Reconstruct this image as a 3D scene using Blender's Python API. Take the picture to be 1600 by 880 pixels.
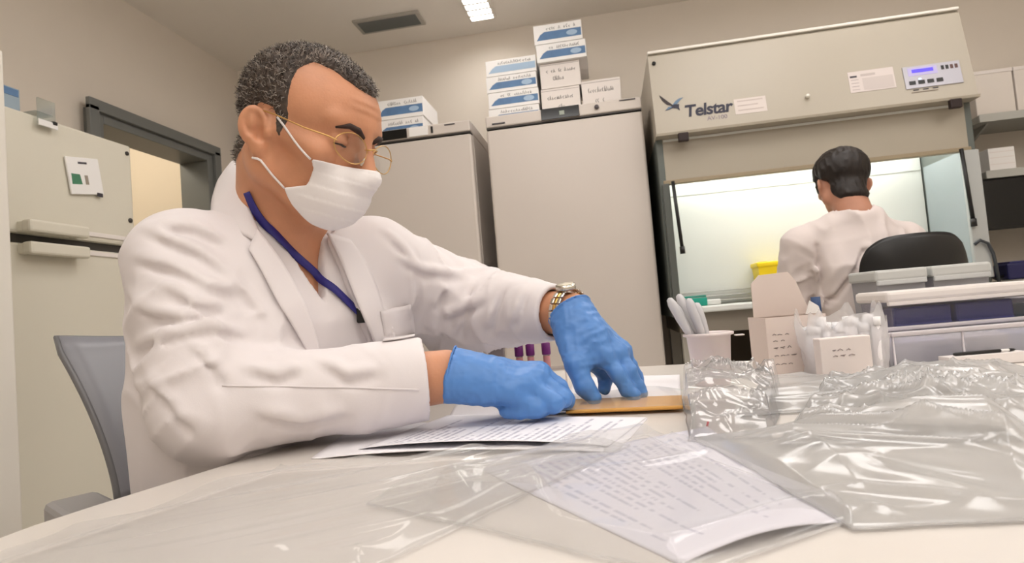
import bpy, bmesh, math, random
import numpy as np
from mathutils import Vector, Matrix, Euler

for o in list(bpy.data.objects):
    bpy.data.objects.remove(o)
SC = bpy.context.scene
COL = SC.collection

# ------------------------------------------------------------------ camera
FPX, YAW, PITCH, ROLL, ZC = 950.0, 9.0, 2.83, 4.75, 0.90
_y, _p, _r = [math.radians(v) for v in (YAW, PITCH, ROLL)]
CF = np.array([-math.sin(_y) * math.cos(_p), math.cos(_y) * math.cos(_p), math.sin(_p)])
_r0 = np.array([math.cos(_y), math.sin(_y), 0.0])
_u0 = np.cross(_r0, CF)
CR = _r0 * math.cos(_r) - _u0 * math.sin(_r)
CU = _u0 * math.cos(_r) + _r0 * math.sin(_r)
CC = np.array([0.0, 0.0, ZC])
cam = bpy.data.cameras.new('camera')
cam.sensor_width = 36.0
cam.lens = 36.0 * FPX / 1600.0
cam.clip_start = 0.02
cam.dof.use_dof = True
cam.dof.focus_distance = 0.85
cam.dof.aperture_fstop = 11.0
camo = bpy.data.objects.new('camera', cam)
COL.objects.link(camo)
camo.matrix_world = Matrix(((CR[0], CU[0], -CF[0], CC[0]), (CR[1], CU[1], -CF[1], CC[1]),
                            (CR[2], CU[2], -CF[2], CC[2]), (0, 0, 0, 1)))
SC.camera = camo

# ------------------------------------------------------------------ world, light levels, exposure
world = bpy.data.worlds.new('world')
SC.world = world
world.use_nodes = True
world.node_tree.nodes['Background'].inputs[0].default_value = (1.0, 0.94, 0.86, 1)
world.node_tree.nodes['Background'].inputs[1].default_value = 0.25
LAMP_L = 7.0            # radiance of the ceiling luminaires
LAMP_RGB = (1.0, 0.962, 0.93)
HOOD_W = 14.0            # radiance of the cabinet's light tubes
CORRIDOR_W = 22.0
SC.view_settings.view_transform = 'Standard'
SC.view_settings.look = 'None'
SC.view_settings.gamma = 1.0
SC.view_settings.use_curve_mapping = False
SC.view_settings.exposure = 0.0
SC.cycles.max_bounces = 10
SC.cycles.diffuse_bounces = 5
SC.cycles.glossy_bounces = 4
SC.cycles.transparent_max_bounces = 16
SC.cycles.use_denoising = True
SC.cycles.caustics_reflective = False
SC.cycles.caustics_refractive = False
SC.cycles.sample_clamp_indirect = 4.0


def at(px, py, d):
    """point seen at photo pixel (px, py) at depth d metres along the camera axis"""
    return CC + d * (CF + (px - 800) / FPX * CR - (py - 440) / FPX * CU)


def ray(px, py):
    return CF + (px - 800) / FPX * CR - (py - 440) / FPX * CU


def on_z(px, py, z):
    v = ray(px, py)
    return CC + v * (z - ZC) / v[2]


def on_y(px, py, y):
    v = ray(px, py)
    return CC + v * y / v[1]
# ------------------------------------------------------------------ materials
def lin(c):
    return tuple(((v / 255) / 12.92 if v / 255 <= 0.04045 else ((v / 255 + 0.055) / 1.055) ** 2.4) for v in c)


def mat(name, rgb, rough=0.5, metal=0.0, noise=0.0, nscale=8.0, bump=0.0, bscale=60.0, trans=0.0, alpha=1.0,
        emit=None, estr=0.0, coat=0.0, sss=0.0, ior=1.45, sheen=0.0):
    m = bpy.data.materials.new(name)
    m.use_nodes = True
    nt = m.node_tree
    b = nt.nodes['Principled BSDF']
    c = lin(rgb)
    b.inputs['Base Color'].default_value = (*c, 1)
    b.inputs['Roughness'].default_value = rough
    b.inputs['Metallic'].default_value = metal
    b.inputs['IOR'].default_value = ior
    b.inputs['Transmission Weight'].default_value = trans
    b.inputs['Alpha'].default_value = alpha
    b.inputs['Coat Weight'].default_value = coat
    b.inputs['Sheen Weight'].default_value = sheen
    if sss:
        b.inputs['Subsurface Weight'].default_value = sss
        b.inputs['Subsurface Radius'].default_value = (0.012, 0.005, 0.003)
        b.inputs['Subsurface Scale'].default_value = 0.5
    if emit:
        b.inputs['Emission Color'].default_value = (*lin(emit), 1)
        b.inputs['Emission Strength'].default_value = estr
    tc = nt.nodes.new('ShaderNodeTexCoord')
    if noise:
        n = nt.nodes.new('ShaderNodeTexNoise')
        n.inputs['Scale'].default_value = nscale
        n.inputs['Detail'].default_value = 4
        nt.links.new(tc.outputs['Object'], n.inputs['Vector'])
        r = nt.nodes.new('ShaderNodeValToRGB')
        r.color_ramp.elements[0].position = 0.3
        r.color_ramp.elements[1].position = 0.7
        r.color_ramp.elements[0].color = (*[v * (1 - noise) for v in c], 1)
        r.color_ramp.elements[1].color = (*[min(1, v * (1 + noise * 0.6)) for v in c], 1)
        nt.links.new(n.outputs['Fac'], r.inputs['Fac'])
        nt.links.new(r.outputs['Color'], b.inputs['Base Color'])
    if bump:
        n2 = nt.nodes.new('ShaderNodeTexNoise')
        n2.inputs['Scale'].default_value = bscale
        n2.inputs['Detail'].default_value = 3
        nt.links.new(tc.outputs['Object'], n2.inputs['Vector'])
        bp = nt.nodes.new('ShaderNodeBump')
        bp.inputs['Strength'].default_value = bump
        bp.inputs['Distance'].default_value = 0.002
        nt.links.new(n2.outputs['Fac'], bp.inputs['Height'])
        nt.links.new(bp.outputs['Normal'], b.inputs['Normal'])
    return m


def film(name, tint=(250, 250, 252), haze=0.10, gloss=0.12, rough=0.06, bump=0.0, bscale=90.0):
    """thin clear plastic sheet: mostly see-through, Fresnel sheen, a little milky scatter"""
    m = bpy.data.materials.new(name)
    m.use_nodes = True
    nt = m.node_tree
    nt.nodes.remove(nt.nodes['Principled BSDF'])
    out = nt.nodes['Material Output']
    tr = nt.nodes.new('ShaderNodeBsdfTransparent')
    tr.inputs[0].default_value = (*lin(tint), 1)
    gl = nt.nodes.new('ShaderNodeBsdfGlossy')
    gl.inputs['Roughness'].default_value = rough
    df = nt.nodes.new('ShaderNodeBsdfDiffuse')
    df.inputs[0].default_value = (0.9, 0.9, 0.9, 1)
    tl = nt.nodes.new('ShaderNodeBsdfTranslucent')
    tl.inputs[0].default_value = (0.9, 0.9, 0.9, 1)
    ms = nt.nodes.new('ShaderNodeMixShader')
    nt.links.new(df.outputs[0], ms.inputs[1])
    nt.links.new(tl.outputs[0], ms.inputs[2])
    m1 = nt.nodes.new('ShaderNodeMixShader')
    m1.inputs[0].default_value = haze
    nt.links.new(tr.outputs[0], m1.inputs[1])
    nt.links.new(ms.outputs[0], m1.inputs[2])
    lw = nt.nodes.new('ShaderNodeLayerWeight')
    lw.inputs['Blend'].default_value = 0.25
    mr = nt.nodes.new('ShaderNodeMapRange')
    mr.inputs['To Min'].default_value = gloss * 0.5
    mr.inputs['To Max'].default_value = min(1.0, gloss * 4)
    nt.links.new(lw.outputs['Fresnel'], mr.inputs['Value'])
    m2 = nt.nodes.new('ShaderNodeMixShader')
    nt.links.new(mr.outputs[0], m2.inputs[0])
    nt.links.new(m1.outputs[0], m2.inputs[1])
    nt.links.new(gl.outputs[0], m2.inputs[2])
    nt.links.new(m2.outputs[0], out.inputs['Surface'])
    if bump:
        tc = nt.nodes.new('ShaderNodeTexCoord')
        n2 = nt.nodes.new('ShaderNodeTexNoise')
        n2.inputs['Scale'].default_value = bscale
        nt.links.new(tc.outputs['Object'], n2.inputs['Vector'])
        bp = nt.nodes.new('ShaderNodeBump')
        bp.inputs['Strength'].default_value = bump
        bp.inputs['Distance'].default_value = 0.002
        nt.links.new(n2.outputs['Fac'], bp.inputs['Height'])
        nt.links.new(bp.outputs['Normal'], gl.inputs['Normal'])
    return m


def glow(name, rgb, strength):
    m = bpy.data.materials.new(name)
    m.use_nodes = True
    b = m.node_tree.nodes['Principled BSDF']
    b.inputs['Base Color'].default_value = (0.8, 0.8, 0.8, 1)
    b.inputs['Emission Color'].default_value = (*rgb, 1)
    b.inputs['Emission Strength'].default_value = strength
    return m


def paper_text(name, base=(232, 230, 236), ink=(120, 120, 135), rows=26, x0=0.08, x1=0.92, y0=0.08, y1=0.92, dens=0.45):
    """white sheet with rows of small grey print, laid out in the sheet's own UV"""
    m = bpy.data.materials.new(name)
    m.use_nodes = True
    nt = m.node_tree
    b = nt.nodes['Principled BSDF']
    b.inputs['Roughness'].default_value = 0.6
    N, L = nt.nodes.new, nt.links.new

    def math_(op, a, c=None):
        n = N('ShaderNodeMath')
        n.operation = op
        for i, v in enumerate((a, c)):
            if v is None:
                continue
            if isinstance(v, (int, float)):
                n.inputs[i].default_value = v
            else:
                L(v, n.inputs[i])
        return n.outputs[0]
    uv = N('ShaderNodeTexCoord')
    sp = N('ShaderNodeSeparateXYZ')
    L(uv.outputs['UV'], sp.inputs[0])
    u, v = sp.outputs[0], sp.outputs[1]
    row = math_('FLOOR', math_('MULTIPLY', v, float(rows)))
    fr = math_('FRACT', math_('MULTIPLY', v, float(rows)))
    band = math_('MULTIPLY', math_('GREATER_THAN', fr, 0.35), math_('LESS_THAN', fr, 0.8))
    cm = N('ShaderNodeCombineXYZ')
    L(math_('MULTIPLY', u, 42.0), cm.inputs[0])
    L(math_('MULTIPLY', row, 7.31), cm.inputs[1])
    nz = N('ShaderNodeTexNoise')
    nz.inputs['Scale'].default_value = 1.0
    nz.inputs['Detail'].default_value = 2
    L(cm.outputs[0], nz.inputs['Vector'])
    word = math_('GREATER_THAN', nz.outputs['Fac'], 1 - dens - 0.05)
    wn = N('ShaderNodeTexWhiteNoise')
    wn.noise_dimensions = '1D'
    L(row, wn.inputs['W'])
    ln = math_('ADD', math_('MULTIPLY', wn.outputs['Value'], (x1 - x0) * 0.75), x0 + (x1 - x0) * 0.3)
    inx = math_('MULTIPLY', math_('GREATER_THAN', u, x0), math_('LESS_THAN', u, math_('MINIMUM', ln, x1)))
    iny = math_('MULTIPLY', math_('GREATER_THAN', v, y0), math_('LESS_THAN', v, y1))
    k = math_('MULTIPLY', math_('MULTIPLY', band, word), math_('MULTIPLY', inx, iny))
    mx = N('ShaderNodeMixRGB')
    L(k, mx.inputs[0])
    mx.inputs[1].default_value = (*lin(base), 1)
    mx.inputs[2].default_value = (*lin(ink), 1)
    L(mx.outputs[0], b.inputs['Base Color'])
    return m


# ------------------------------------------------------------------ objects
def tag(o, label=None, cat=None, group=None, kind=None):
    if label: o['label'] = label
    if cat: o['category'] = cat
    if group: o['group'] = group
    if kind: o['kind'] = kind
    return o


def thing(name, label, cat, loc=(0, 0, 0), rz=0.0, group=None):
    o = bpy.data.objects.new(name, None)
    o.empty_display_size = 0.05
    COL.objects.link(o)
    o.location = [float(v) for v in loc]
    o.rotation_euler = (0, 0, rz)
    return tag(o, label, cat, group)


def copy_tree(o, parent=None):
    c = o.copy()
    COL.objects.link(c)
    if parent is not None:
        c.parent = parent
    for ch in list(o.children):
        copy_tree(ch, c)
    return c


class MB:
    """collects shapes, links them as ONE mesh object"""
    def __init__(s):
        s.v, s.f, s.sm = [], [], []

    def add(s, verts, faces, smooth=False):
        o = len(s.v)
        s.v += [tuple(float(x) for x in p) for p in verts]
        s.f += [tuple(i + o for i in f) for f in faces]
        s.sm += [smooth] * len(faces)
        return s

    def box(s, c, size, bevel=0.0, rot=None, seg=2):
        bm = bmesh.new()
        bmesh.ops.create_cube(bm, size=1.0)
        for v in bm.verts:
            v.co = Vector((v.co.x * size[0], v.co.y * size[1], v.co.z * size[2]))
        if bevel > 0:
            bmesh.ops.bevel(bm, geom=bm.edges[:], offset=min(bevel, min(size) * 0.49), segments=seg, profile=0.5, affect='EDGES')
        M_ = Euler(rot).to_matrix() if rot is not None else Matrix.Identity(3)
        bm.verts.index_update()
        s.add([M_ @ v.co + Vector([float(x) for x in c]) for v in bm.verts], [[v.index for v in f.verts] for f in bm.faces])
        bm.free()
        return s

    def tube(s, pts, r, n=8, caps=True, closed=False):
        P = [Vector([float(x) for x in p]) for p in pts]
        R = r if hasattr(r, '__len__') else [r] * len(P)
        verts, faces = [], []
        up = None
        m = len(P)
        for i, p in enumerate(P):
            a = P[i - 1] if (i > 0 or closed) else p
            b = P[(i + 1) % m] if (i < m - 1 or closed) else p
            t = (b - a).normalized()
            if up is None:
                up = Vector((0, 0, 1)) if abs(t.z) < 0.9 else Vector((1, 0, 0))
            x = t.cross(up)
            if x.length < 1e-6:
                x = t.orthogonal()
            x.normalize()
            up = x.cross(t).normalized()
            for k in range(n):
                an = 2 * math.pi * k / n
                verts.append(p + (x * math.cos(an) + up * math.sin(an)) * R[i])
        rng = m if closed else m - 1
        for i in range(rng):
            j = (i + 1) % m
            for k in range(n):
                faces.append((i * n + k, i * n + (k + 1) % n, j * n + (k + 1) % n, j * n + k))
        if caps and not closed:
            faces.append(tuple(range(n - 1, -1, -1)))
            faces.append(tuple((m - 1) * n + k for k in range(n)))
        return s.add(verts, faces, True)

    def lathe(s, prof, c=(0, 0, 0), n=24, close=False):
        """prof: list of (radius, z); open profile revolved about z at c"""
        verts, faces = [], []
        for r, z in prof:
            for k in range(n):
                a = 2 * math.pi * k / n
                verts.append((c[0] + r * math.cos(a), c[1] + r * math.sin(a), c[2] + z))
        for i in range(len(prof) - 1):
            for k in range(n):
                faces.append((i * n + k, i * n + (k + 1) % n, (i + 1) * n + (k + 1) % n, (i + 1) * n + k))
        if prof[0][0] > 1e-5:
            faces.append(tuple(range(n - 1, -1, -1)))
        if prof[-1][0] > 1e-5 and close:
            faces.append(tuple((len(prof) - 1) * n + k for k in range(n)))
        return s.add(verts, faces, True)

    def prism(s, poly, d, origin, ax, ay, thick):
        """2-D polygon in the plane origin+ax,ay; extruded thick along ax x ay, starting d off the plane"""
        ax, ay = Vector(ax), Vector(ay)
        nz = ax.cross(ay).normalized()
        O_ = Vector([float(v) for v in origin])
        a = [O_ + ax * x + ay * y + nz * d for x, y in poly]
        b = [p + nz * thick for p in a]
        n = len(poly)
        fs = [tuple(range(n - 1, -1, -1)), tuple(range(n, 2 * n))]
        fs += [(i, (i + 1) % n, n + (i + 1) % n, n + i) for i in range(n)]
        return s.add(a + b, fs)

    def grid(s, P, thick=0.0, smooth=True):
        """P: (n,m,3) array of points -> sheet; with thickness along its normals"""
        P = np.asarray(P, float)
        n, m = P.shape[:2]
        idx = np.arange(n * m).reshape(n, m)
        q = np.stack([idx[:-1, :-1], idx[1:, :-1], idx[1:, 1:], idx[:-1, 1:]], -1).reshape(-1, 4)
        if thick == 0:
            return s.add(P.reshape(-1, 3), q.tolist(), smooth)
        du = np.gradient(P, axis=0)
        dv = np.gradient(P, axis=1)
        nn = np.cross(du, dv)
        nn /= np.linalg.norm(nn, axis=-1, keepdims=True) + 1e-12
        B = P - nn * thick
        V = np.concatenate([P.reshape(-1, 3), B.reshape(-1, 3)])
        o = n * m
        f = q.tolist() + (q[:, ::-1] + o).tolist()
        rim = list(idx[0, :]) + list(idx[1:, -1]) + list(idx[-1, -2::-1]) + list(idx[-2:0:-1, 0])
        for a, b in zip(rim, rim[1:] + rim[:1]):
            f.append((int(b), int(a), int(a) + o, int(b) + o)[::-1])
        return s.add(V, f, smooth)

    def build(s, name, m, parent=None, world=False, uv=None, flip=False):
        me = bpy.data.meshes.new(name)
        v = np.array(s.v, float).reshape(-1, 3)
        if world and parent is not None:
            r = parent
            off = np.zeros(3)
            while r is not None:
                off += np.array(r.location)
                r = r.parent
            v = v - off
        me.from_pydata(v.tolist(), [], s.f)
        me.polygons.foreach_set('use_smooth', s.sm)
        if uv is not None:
            l = me.uv_layers.new(name='UVMap')
            li = np.zeros(len(me.loops), int)
            me.loops.foreach_get('vertex_index', li)
            l.data.foreach_set('uv', np.asarray(uv, np.float32)[li].reshape(-1))
        me.materials.append(m)
        me.update()
        if not world:
            bm = bmesh.new()
            bm.from_mesh(me)
            bmesh.ops.recalc_face_normals(bm, faces=bm.faces[:])
            bm.to_mesh(me)
            bm.free()
        o = bpy.data.objects.new(name, me)
        COL.objects.link(o)
        if parent is not None:
            o.parent = parent
        return o


def struct(name, mb, m, parent=None):
    o = mb.build(name, m, parent)
    if parent is None:
        o['kind'] = 'structure'
    return o


def lettering(text, size, origin, ax, ay, m, parent, name='lettering', bold=0.0, shear=0.0, spacing=1.0):
    """flat printed words as real outlines, 0.3 mm proud of the surface spanned by ax, ay"""
    cu = bpy.data.curves.new(name, 'FONT')
    cu.body = text
    cu.size = size
    cu.extrude = 0.0003
    cu.offset = bold
    cu.shear = shear
    cu.space_character = spacing
    cu.resolution_u = 3
    tmp = bpy.data.objects.new('tmp', cu)
    COL.objects.link(tmp)
    dg = bpy.context.evaluated_depsgraph_get()
    dg.update()
    me = bpy.data.meshes.new_from_object(tmp.evaluated_get(dg))
    bpy.data.objects.remove(tmp)
    ax, ay = Vector(ax).normalized(), Vector(ay).normalized()
    nz = ax.cross(ay)
    O_ = Vector(origin)
    for v in me.vertices:
        c = v.co.copy()
        v.co = O_ + ax * c.x + ay * c.y + nz * (c.z + 0.0005)
    me.materials.clear()
    me.materials.append(m)
    o = bpy.data.objects.new(name, me)
    COL.objects.link(o)
    o.parent = parent
    return o


# ------------------------------------------------------------------ numpy noise + implicit surfaces
def _hash(ix, iy, iz, seed):
    h = (ix.astype(np.int64) * 374761393 + iy.astype(np.int64) * 668265263 + iz.astype(np.int64) * 2147483647 + seed * 974634777) & 0xffffffff
    h = ((h ^ (h >> 13)) * 1274126177) & 0xffffffff
    h = ((h ^ (h >> 16)) * 2246822519) & 0xffffffff
    return ((h ^ (h >> 15)) & 0xffff) / 65535.0


def vnoise(p, seed=0):
    p = np.asarray(p, float)
    i = np.floor(p)
    f = p - i
    f = f * f * f * (f * (f * 6 - 15) + 10)
    i = i.astype(np.int64)
    r = 0
    for dx in (0, 1):
        wx = f[..., 0] if dx else 1 - f[..., 0]
        for dy in (0, 1):
            wy = f[..., 1] if dy else 1 - f[..., 1]
            for dz in (0, 1):
                wz = f[..., 2] if dz else 1 - f[..., 2]
                r = r + wx * wy * wz * _hash(i[..., 0] + dx, i[..., 1] + dy, i[..., 2] + dz, seed)
    return r


def ridge(p, seed=0):
    return (1 - np.abs(2 * vnoise(p, seed) - 1)) ** 2


def smin(a, b, k):
    h = np.clip(0.5 + 0.5 * (b - a) / k, 0, 1)
    return b * (1 - h) + a * h - k * h * (1 - h)


def smax(a, b, k):
    return -smin(-a, -b, k)


def ell(p, c, r):
    q = p - np.asarray(c)
    r = np.asarray(r)
    k0 = np.sqrt(((q / r) ** 2).sum(-1))
    k1 = np.sqrt(((q / (r * r)) ** 2).sum(-1)) + 1e-9
    return k0 * (k0 - 1) / k1


def cone(p, a, b, ra, rb):
    a, b = np.asarray(a, float), np.asarray(b, float)
    d = b - a
    t = np.clip(((p - a) @ d) / (d @ d), 0, 1)
    return np.sqrt(((p - a - t[..., None] * d) ** 2).sum(-1)) - (ra + (rb - ra) * t)


def chain(p, pts, rs, k=0.01):
    d = None
    for i in range(len(pts) - 1):
        c = cone(p, pts[i], pts[i + 1], rs[i], rs[i + 1])
        d = c if d is None else smin(d, c, k)
    return d


def seg_dist2(x, y, x0, y0, x1, y1):
    dx, dy = x1 - x0, y1 - y0
    t = np.clip(((x - x0) * dx + (y - y0) * dy) / (dx * dx + dy * dy + 1e-12), 0, 1)
    return np.hypot(x - x0 - t * dx, y - y0 - t * dy)


def poly2(x, y, poly):
    """signed 2-D distance to a polygon, negative inside"""
    d = np.full(x.shape, 1e9)
    ins = np.zeros(x.shape, bool)
    n = len(poly)
    for i in range(n):
        x0, y0 = poly[i]
        x1, y1 = poly[(i + 1) % n]
        d = np.minimum(d, seg_dist2(x, y, x0, y0, x1, y1))
        c = ((y0 > y) != (y1 > y)) & (x < (x1 - x0) * (y - y0) / (y1 - y0 + 1e-12) + x0)
        ins ^= c
    return np.where(ins, -d, d)


def mesh_sdf(fn, lo, hi, h, smooth=1):
    """narrow-band surface nets of fn(points)->distance; returns verts, quads"""
    lo, hi = np.asarray(lo, float), np.asarray(hi, float)
    K = 4
    nb = np.ceil((hi - lo) / (h * K)).astype(int) + 1
    ax = [lo[i] + (np.arange(nb[i]) + 0.5) * h * K for i in range(3)]
    G = np.stack(np.meshgrid(*ax, indexing='ij'), -1)
    Dc = fn(G.reshape(-1, 3)).reshape(nb)
    n = nb * K
    D = np.repeat(np.repeat(np.repeat(Dc, K, 0), K, 1), K, 2).astype(np.float32)
    near = np.abs(Dc) < h * K * 1.8 + 0.012
    off = np.stack(np.meshgrid(*[np.arange(K)] * 3, indexing='ij'), -1).reshape(-1, 3)
    bi = np.argwhere(near)
    for s in range(0, len(bi), 6000):
        ij = (bi[s:s + 6000, None, :] * K + off[None]).reshape(-1, 3)
        D[ij[:, 0], ij[:, 1], ij[:, 2]] = fn(lo + (ij + 0.5) * h)
    D[0], D[-1], D[:, 0], D[:, -1], D[:, :, 0], D[:, :, -1] = (np.maximum(D[0], h), np.maximum(D[-1], h), np.maximum(D[:, 0], h),
                                                              np.maximum(D[:, -1], h), np.maximum(D[:, :, 0], h), np.maximum(D[:, :, -1], h))
    S = D < 0
    cnt = np.zeros(np.array(S.shape) - 1, np.int8)
    for dx in (0, 1):
        for dy in (0, 1):
            for dz in (0, 1):
                cnt += S[dx:S.shape[0] - 1 + dx, dy:S.shape[1] - 1 + dy, dz:S.shape[2] - 1 + dz]
    cells = np.argwhere((cnt > 0) & (cnt < 8))
    cid = np.full(cnt.shape, -1, np.int64)
    cid[cells[:, 0], cells[:, 1], cells[:, 2]] = np.arange(len(cells))
    acc = np.zeros((len(cells), 3))
    num = np.zeros(len(cells))
    cor = [(0, 0, 0), (1, 0, 0), (0, 1, 0), (1, 1, 0), (0, 0, 1), (1, 0, 1), (0, 1, 1), (1, 1, 1)]
    val = [D[cells[:, 0] + c[0], cells[:, 1] + c[1], cells[:, 2] + c[2]].astype(float) for c in cor]
    for a, b in ((0, 1), (2, 3), (4, 5), (6, 7), (0, 2), (1, 3), (4, 6), (5, 7), (0, 4), (1, 5), (2, 6), (3, 7)):
        x = (val[a] < 0) != (val[b] < 0)
        t = np.where(x, val[a] / np.where(x, val[a] - val[b], 1), 0)
        pa, pb = np.array(cor[a], float), np.array(cor[b], float)
        acc += np.where(x[:, None], pa + t[:, None] * (pb - pa), 0)
        num += x
    V = lo + (cells + acc / np.maximum(num, 1)[:, None] + 0.5) * h
    Q = []
    for ax_ in range(3):
        b_, c_ = (ax_ + 1) % 3, (ax_ + 2) % 3
        sl0 = [slice(None)] * 3
        sl1 = [slice(None)] * 3
        sl0[ax_] = slice(0, -1)
        sl1[ax_] = slice(1, None)
        A, B = S[tuple(sl0)], S[tuple(sl1)]
        e = np.argwhere(A != B)
        e = e[(e[:, b_] > 0) & (e[:, c_] > 0) & (e[:, b_] < cnt.shape[b_]) & (e[:, c_] < cnt.shape[c_])]
        if not len(e):
            continue
        ids = []
        for db, dc in ((-1, -1), (0, -1), (0, 0), (-1, 0)):
            q = e.copy()
            q[:, b_] += db
            q[:, c_] += dc
            ids.append(cid[q[:, 0], q[:, 1], q[:, 2]])
        q = np.stack(ids, 1)
        fl = ~A[e[:, 0], e[:, 1], e[:, 2]]
        q[fl] = q[fl][:, ::-1]
        Q.append(q[(q >= 0).all(1)])
    Q = np.concatenate(Q)
    for _ in range(smooth):
        s_ = np.zeros_like(V)
        c_ = np.zeros(len(V))
        for i in range(4):
            a, b = Q[:, i], Q[:, (i + 1) % 4]
            for k in range(3):
                s_[:, k] += np.bincount(a, V[b, k], len(V)) + np.bincount(b, V[a, k], len(V))
            c_ += np.bincount(a, minlength=len(V)) + np.bincount(b, minlength=len(V))
        V = V * 0.5 + 0.5 * s_ / np.maximum(c_, 1)[:, None]
    return V, Q


def sdf_obj(name, fn, lo, hi, h, m, parent, smooth=1):
    V, Q = mesh_sdf(fn, lo, hi, h, smooth)
    off = np.zeros(3)
    r = parent
    while r is not None:
        off += np.array(r.location)
        r = r.parent
    V = V - off
    me = bpy.data.meshes.new(name)
    me.vertices.add(len(V))
    me.vertices.foreach_set('co', V.astype(np.float32).reshape(-1))
    me.loops.add(len(Q) * 4)
    me.loops.foreach_set('vertex_index', Q.astype(np.int32).reshape(-1))
    me.polygons.add(len(Q))
    me.polygons.foreach_set('loop_start', np.arange(0, len(Q) * 4, 4, dtype=np.int32))
    me.polygons.foreach_set('use_smooth', np.ones(len(Q), bool))
    me.update(calc_edges=True)
    me.validate()
    me.materials.append(m)
    o = bpy.data.objects.new(name, me)
    COL.objects.link(o)
    if parent is not None:
        o.parent = parent
    return o


def trace(fn, px, py, t0=0.3, t1=3.0):
    """first point where the line of sight through (px,py) meets the surface fn; also its outward normal"""
    px, py = np.atleast_1d(np.asarray(px, float)), np.atleast_1d(np.asarray(py, float))
    d = CF[None] + ((px - 800) / FPX)[:, None] * CR - ((py - 440) / FPX)[:, None] * CU
    L = np.linalg.norm(d, axis=1, keepdims=True)
    d = d / L
    t = np.full(len(px), t0)
    for _ in range(160):
        t = np.minimum(t + 0.6 * fn(CC + d * t[:, None]), t1)
    P = CC + d * t[:, None]
    e = 0.002
    n = np.stack([fn(P + np.eye(3)[i] * e) - fn(P - np.eye(3)[i] * e) for i in range(3)], 1)
    n /= np.linalg.norm(n, axis=1, keepdims=True) + 1e-12
    return P, n, t < t1 - 1e-3
# ------------------------------------------------------------------ shared materials
WALL = mat('wall paint', (222, 213, 201), 0.75, noise=0.02, nscale=3, bump=0.05, bscale=160)
CEIL = mat('ceiling paint', (236, 231, 224), 0.8, noise=0.015, nscale=2)
FLOOR_M = mat('floor vinyl', (206, 201, 194), 0.35, noise=0.06, nscale=5)
FRAME_G = mat('door frame grey', (112, 114, 112), 0.4)
WHITE_EN = mat('white enamel', (222, 217, 208), 0.3, noise=0.012, nscale=2)
FRIDGE_W = mat('fridge white', (205, 196, 188), 0.32, noise=0.015, nscale=2)
FREEZER_W = mat('freezer white', (214, 209, 194), 0.35, noise=0.015, nscale=2)
TRIM_D = mat('dark seam', (60, 56, 52), 0.5)
BEIGE = mat('cabinet beige', (172, 164, 150), 0.38, noise=0.015, nscale=2)
BEIGE_D = mat('sash beige', (166, 158, 143), 0.4)
WHITE_IN = mat('white chamber steel', (226, 229, 226), 0.35)
STEEL = mat('brushed steel', (172, 172, 168), 0.32, 0.75, noise=0.05, nscale=30)
GREY_GREEN = mat('side panel shaded grey', (96, 102, 98), 0.45)  # dark tone carries the shade between fridge and cabinet
PANE_G = mat('side pane grey blue', (150, 160, 164), 0.15, coat=0.3)
BLACK = mat('black plastic', (22, 21, 21), 0.42)
BLACK_GL = mat('black screen glass', (10, 12, 13), 0.12)
CARD = mat('white card', (236, 234, 232), 0.6)
CARD_G = mat('card grey', (226, 219, 214), 0.65)
CARD_TEAL = mat('card side grey green', (120, 134, 132), 0.65)
BLUE_PR = mat('blue print', (88, 122, 162), 0.55, noise=0.12, nscale=25)
BLUE_PL = mat('pale blue print', (160, 184, 208), 0.55)
INK = mat('dark ink', (62, 58, 64), 0.6)
NAVY = mat('navy plastic', (38, 42, 106), 0.4)
BULB = glow('lamp diffuser', LAMP_RGB, LAMP_L)
BULB_N = glow('narrow lamp diffuser', LAMP_RGB, LAMP_L * 3.5)


def box_obj(name, lo, hi, m, parent=None, bevel=0.0, uv=None):
    lo, hi = np.array(lo, float), np.array(hi, float)
    return MB().box((lo + hi) / 2, hi - lo, bevel).build(name, m, parent)


# ------------------------------------------------------------------ setting
XL, XR, YB, YF, ZT = -2.116, 2.65, 3.35, -1.8, 2.5
DY0, DY1, DZ = 2.216, 3.02, 1.91
struct('floor', MB().box(((XL + XR) / 2 - 0.8, (YB + YF) / 2, -0.05), (XR - XL + 2.0, YB - YF + 0.4, 0.1)), FLOOR_M)
struct('ceiling', MB().box(((XL + XR) / 2 - 0.8, (YB + YF) / 2, ZT + 0.05), (XR - XL + 2.0, YB - YF + 0.4, 0.1)), CEIL)
struct('wall_back', MB().box(((XL + XR) / 2 - 0.8, YB + 0.05, ZT / 2), (XR - XL + 2.0, 0.1, ZT)), WALL)
struct('wall_right', MB().box((XR + 0.05, (YB + YF) / 2, ZT / 2), (0.1, YB - YF, ZT)), WALL)
struct('wall_front', MB().box(((XL + XR) / 2 - 0.8, YF - 0.05, ZT / 2), (XR - XL + 2.0, 0.1, ZT)), WALL)
wl = MB()
wl.box((XL - 0.06, (YF + DY0) / 2, ZT / 2), (0.12, DY0 - YF, ZT))
wl.box((XL - 0.06, (DY1 + YB) / 2, ZT / 2), (0.12, YB - DY1, ZT))
wl.box((XL - 0.06, (DY0 + DY1) / 2, (DZ + ZT) / 2), (0.12, DY1 - DY0, ZT - DZ))
struct('wall_left', wl, WALL)
dr = tag(thing('door_1', None, None, (XL, (DY0 + DY1) / 2, 0)), kind='structure')
hw = (DY1 - DY0) / 2
MB().box((-0.045, hw - 0.03, DZ / 2), (0.17, 0.06, DZ), 0.004).build('door_jamb', FRAME_G, dr)
MB().box((-0.045, -hw + 0.03, DZ / 2), (0.17, 0.06, DZ), 0.004).build('door_jamb', FRAME_G, dr)
MB().box((-0.045, 0, DZ - 0.03), (0.17, 2 * hw - 0.12, 0.06), 0.004).build('door_lintel', FRAME_G, dr)
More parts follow.
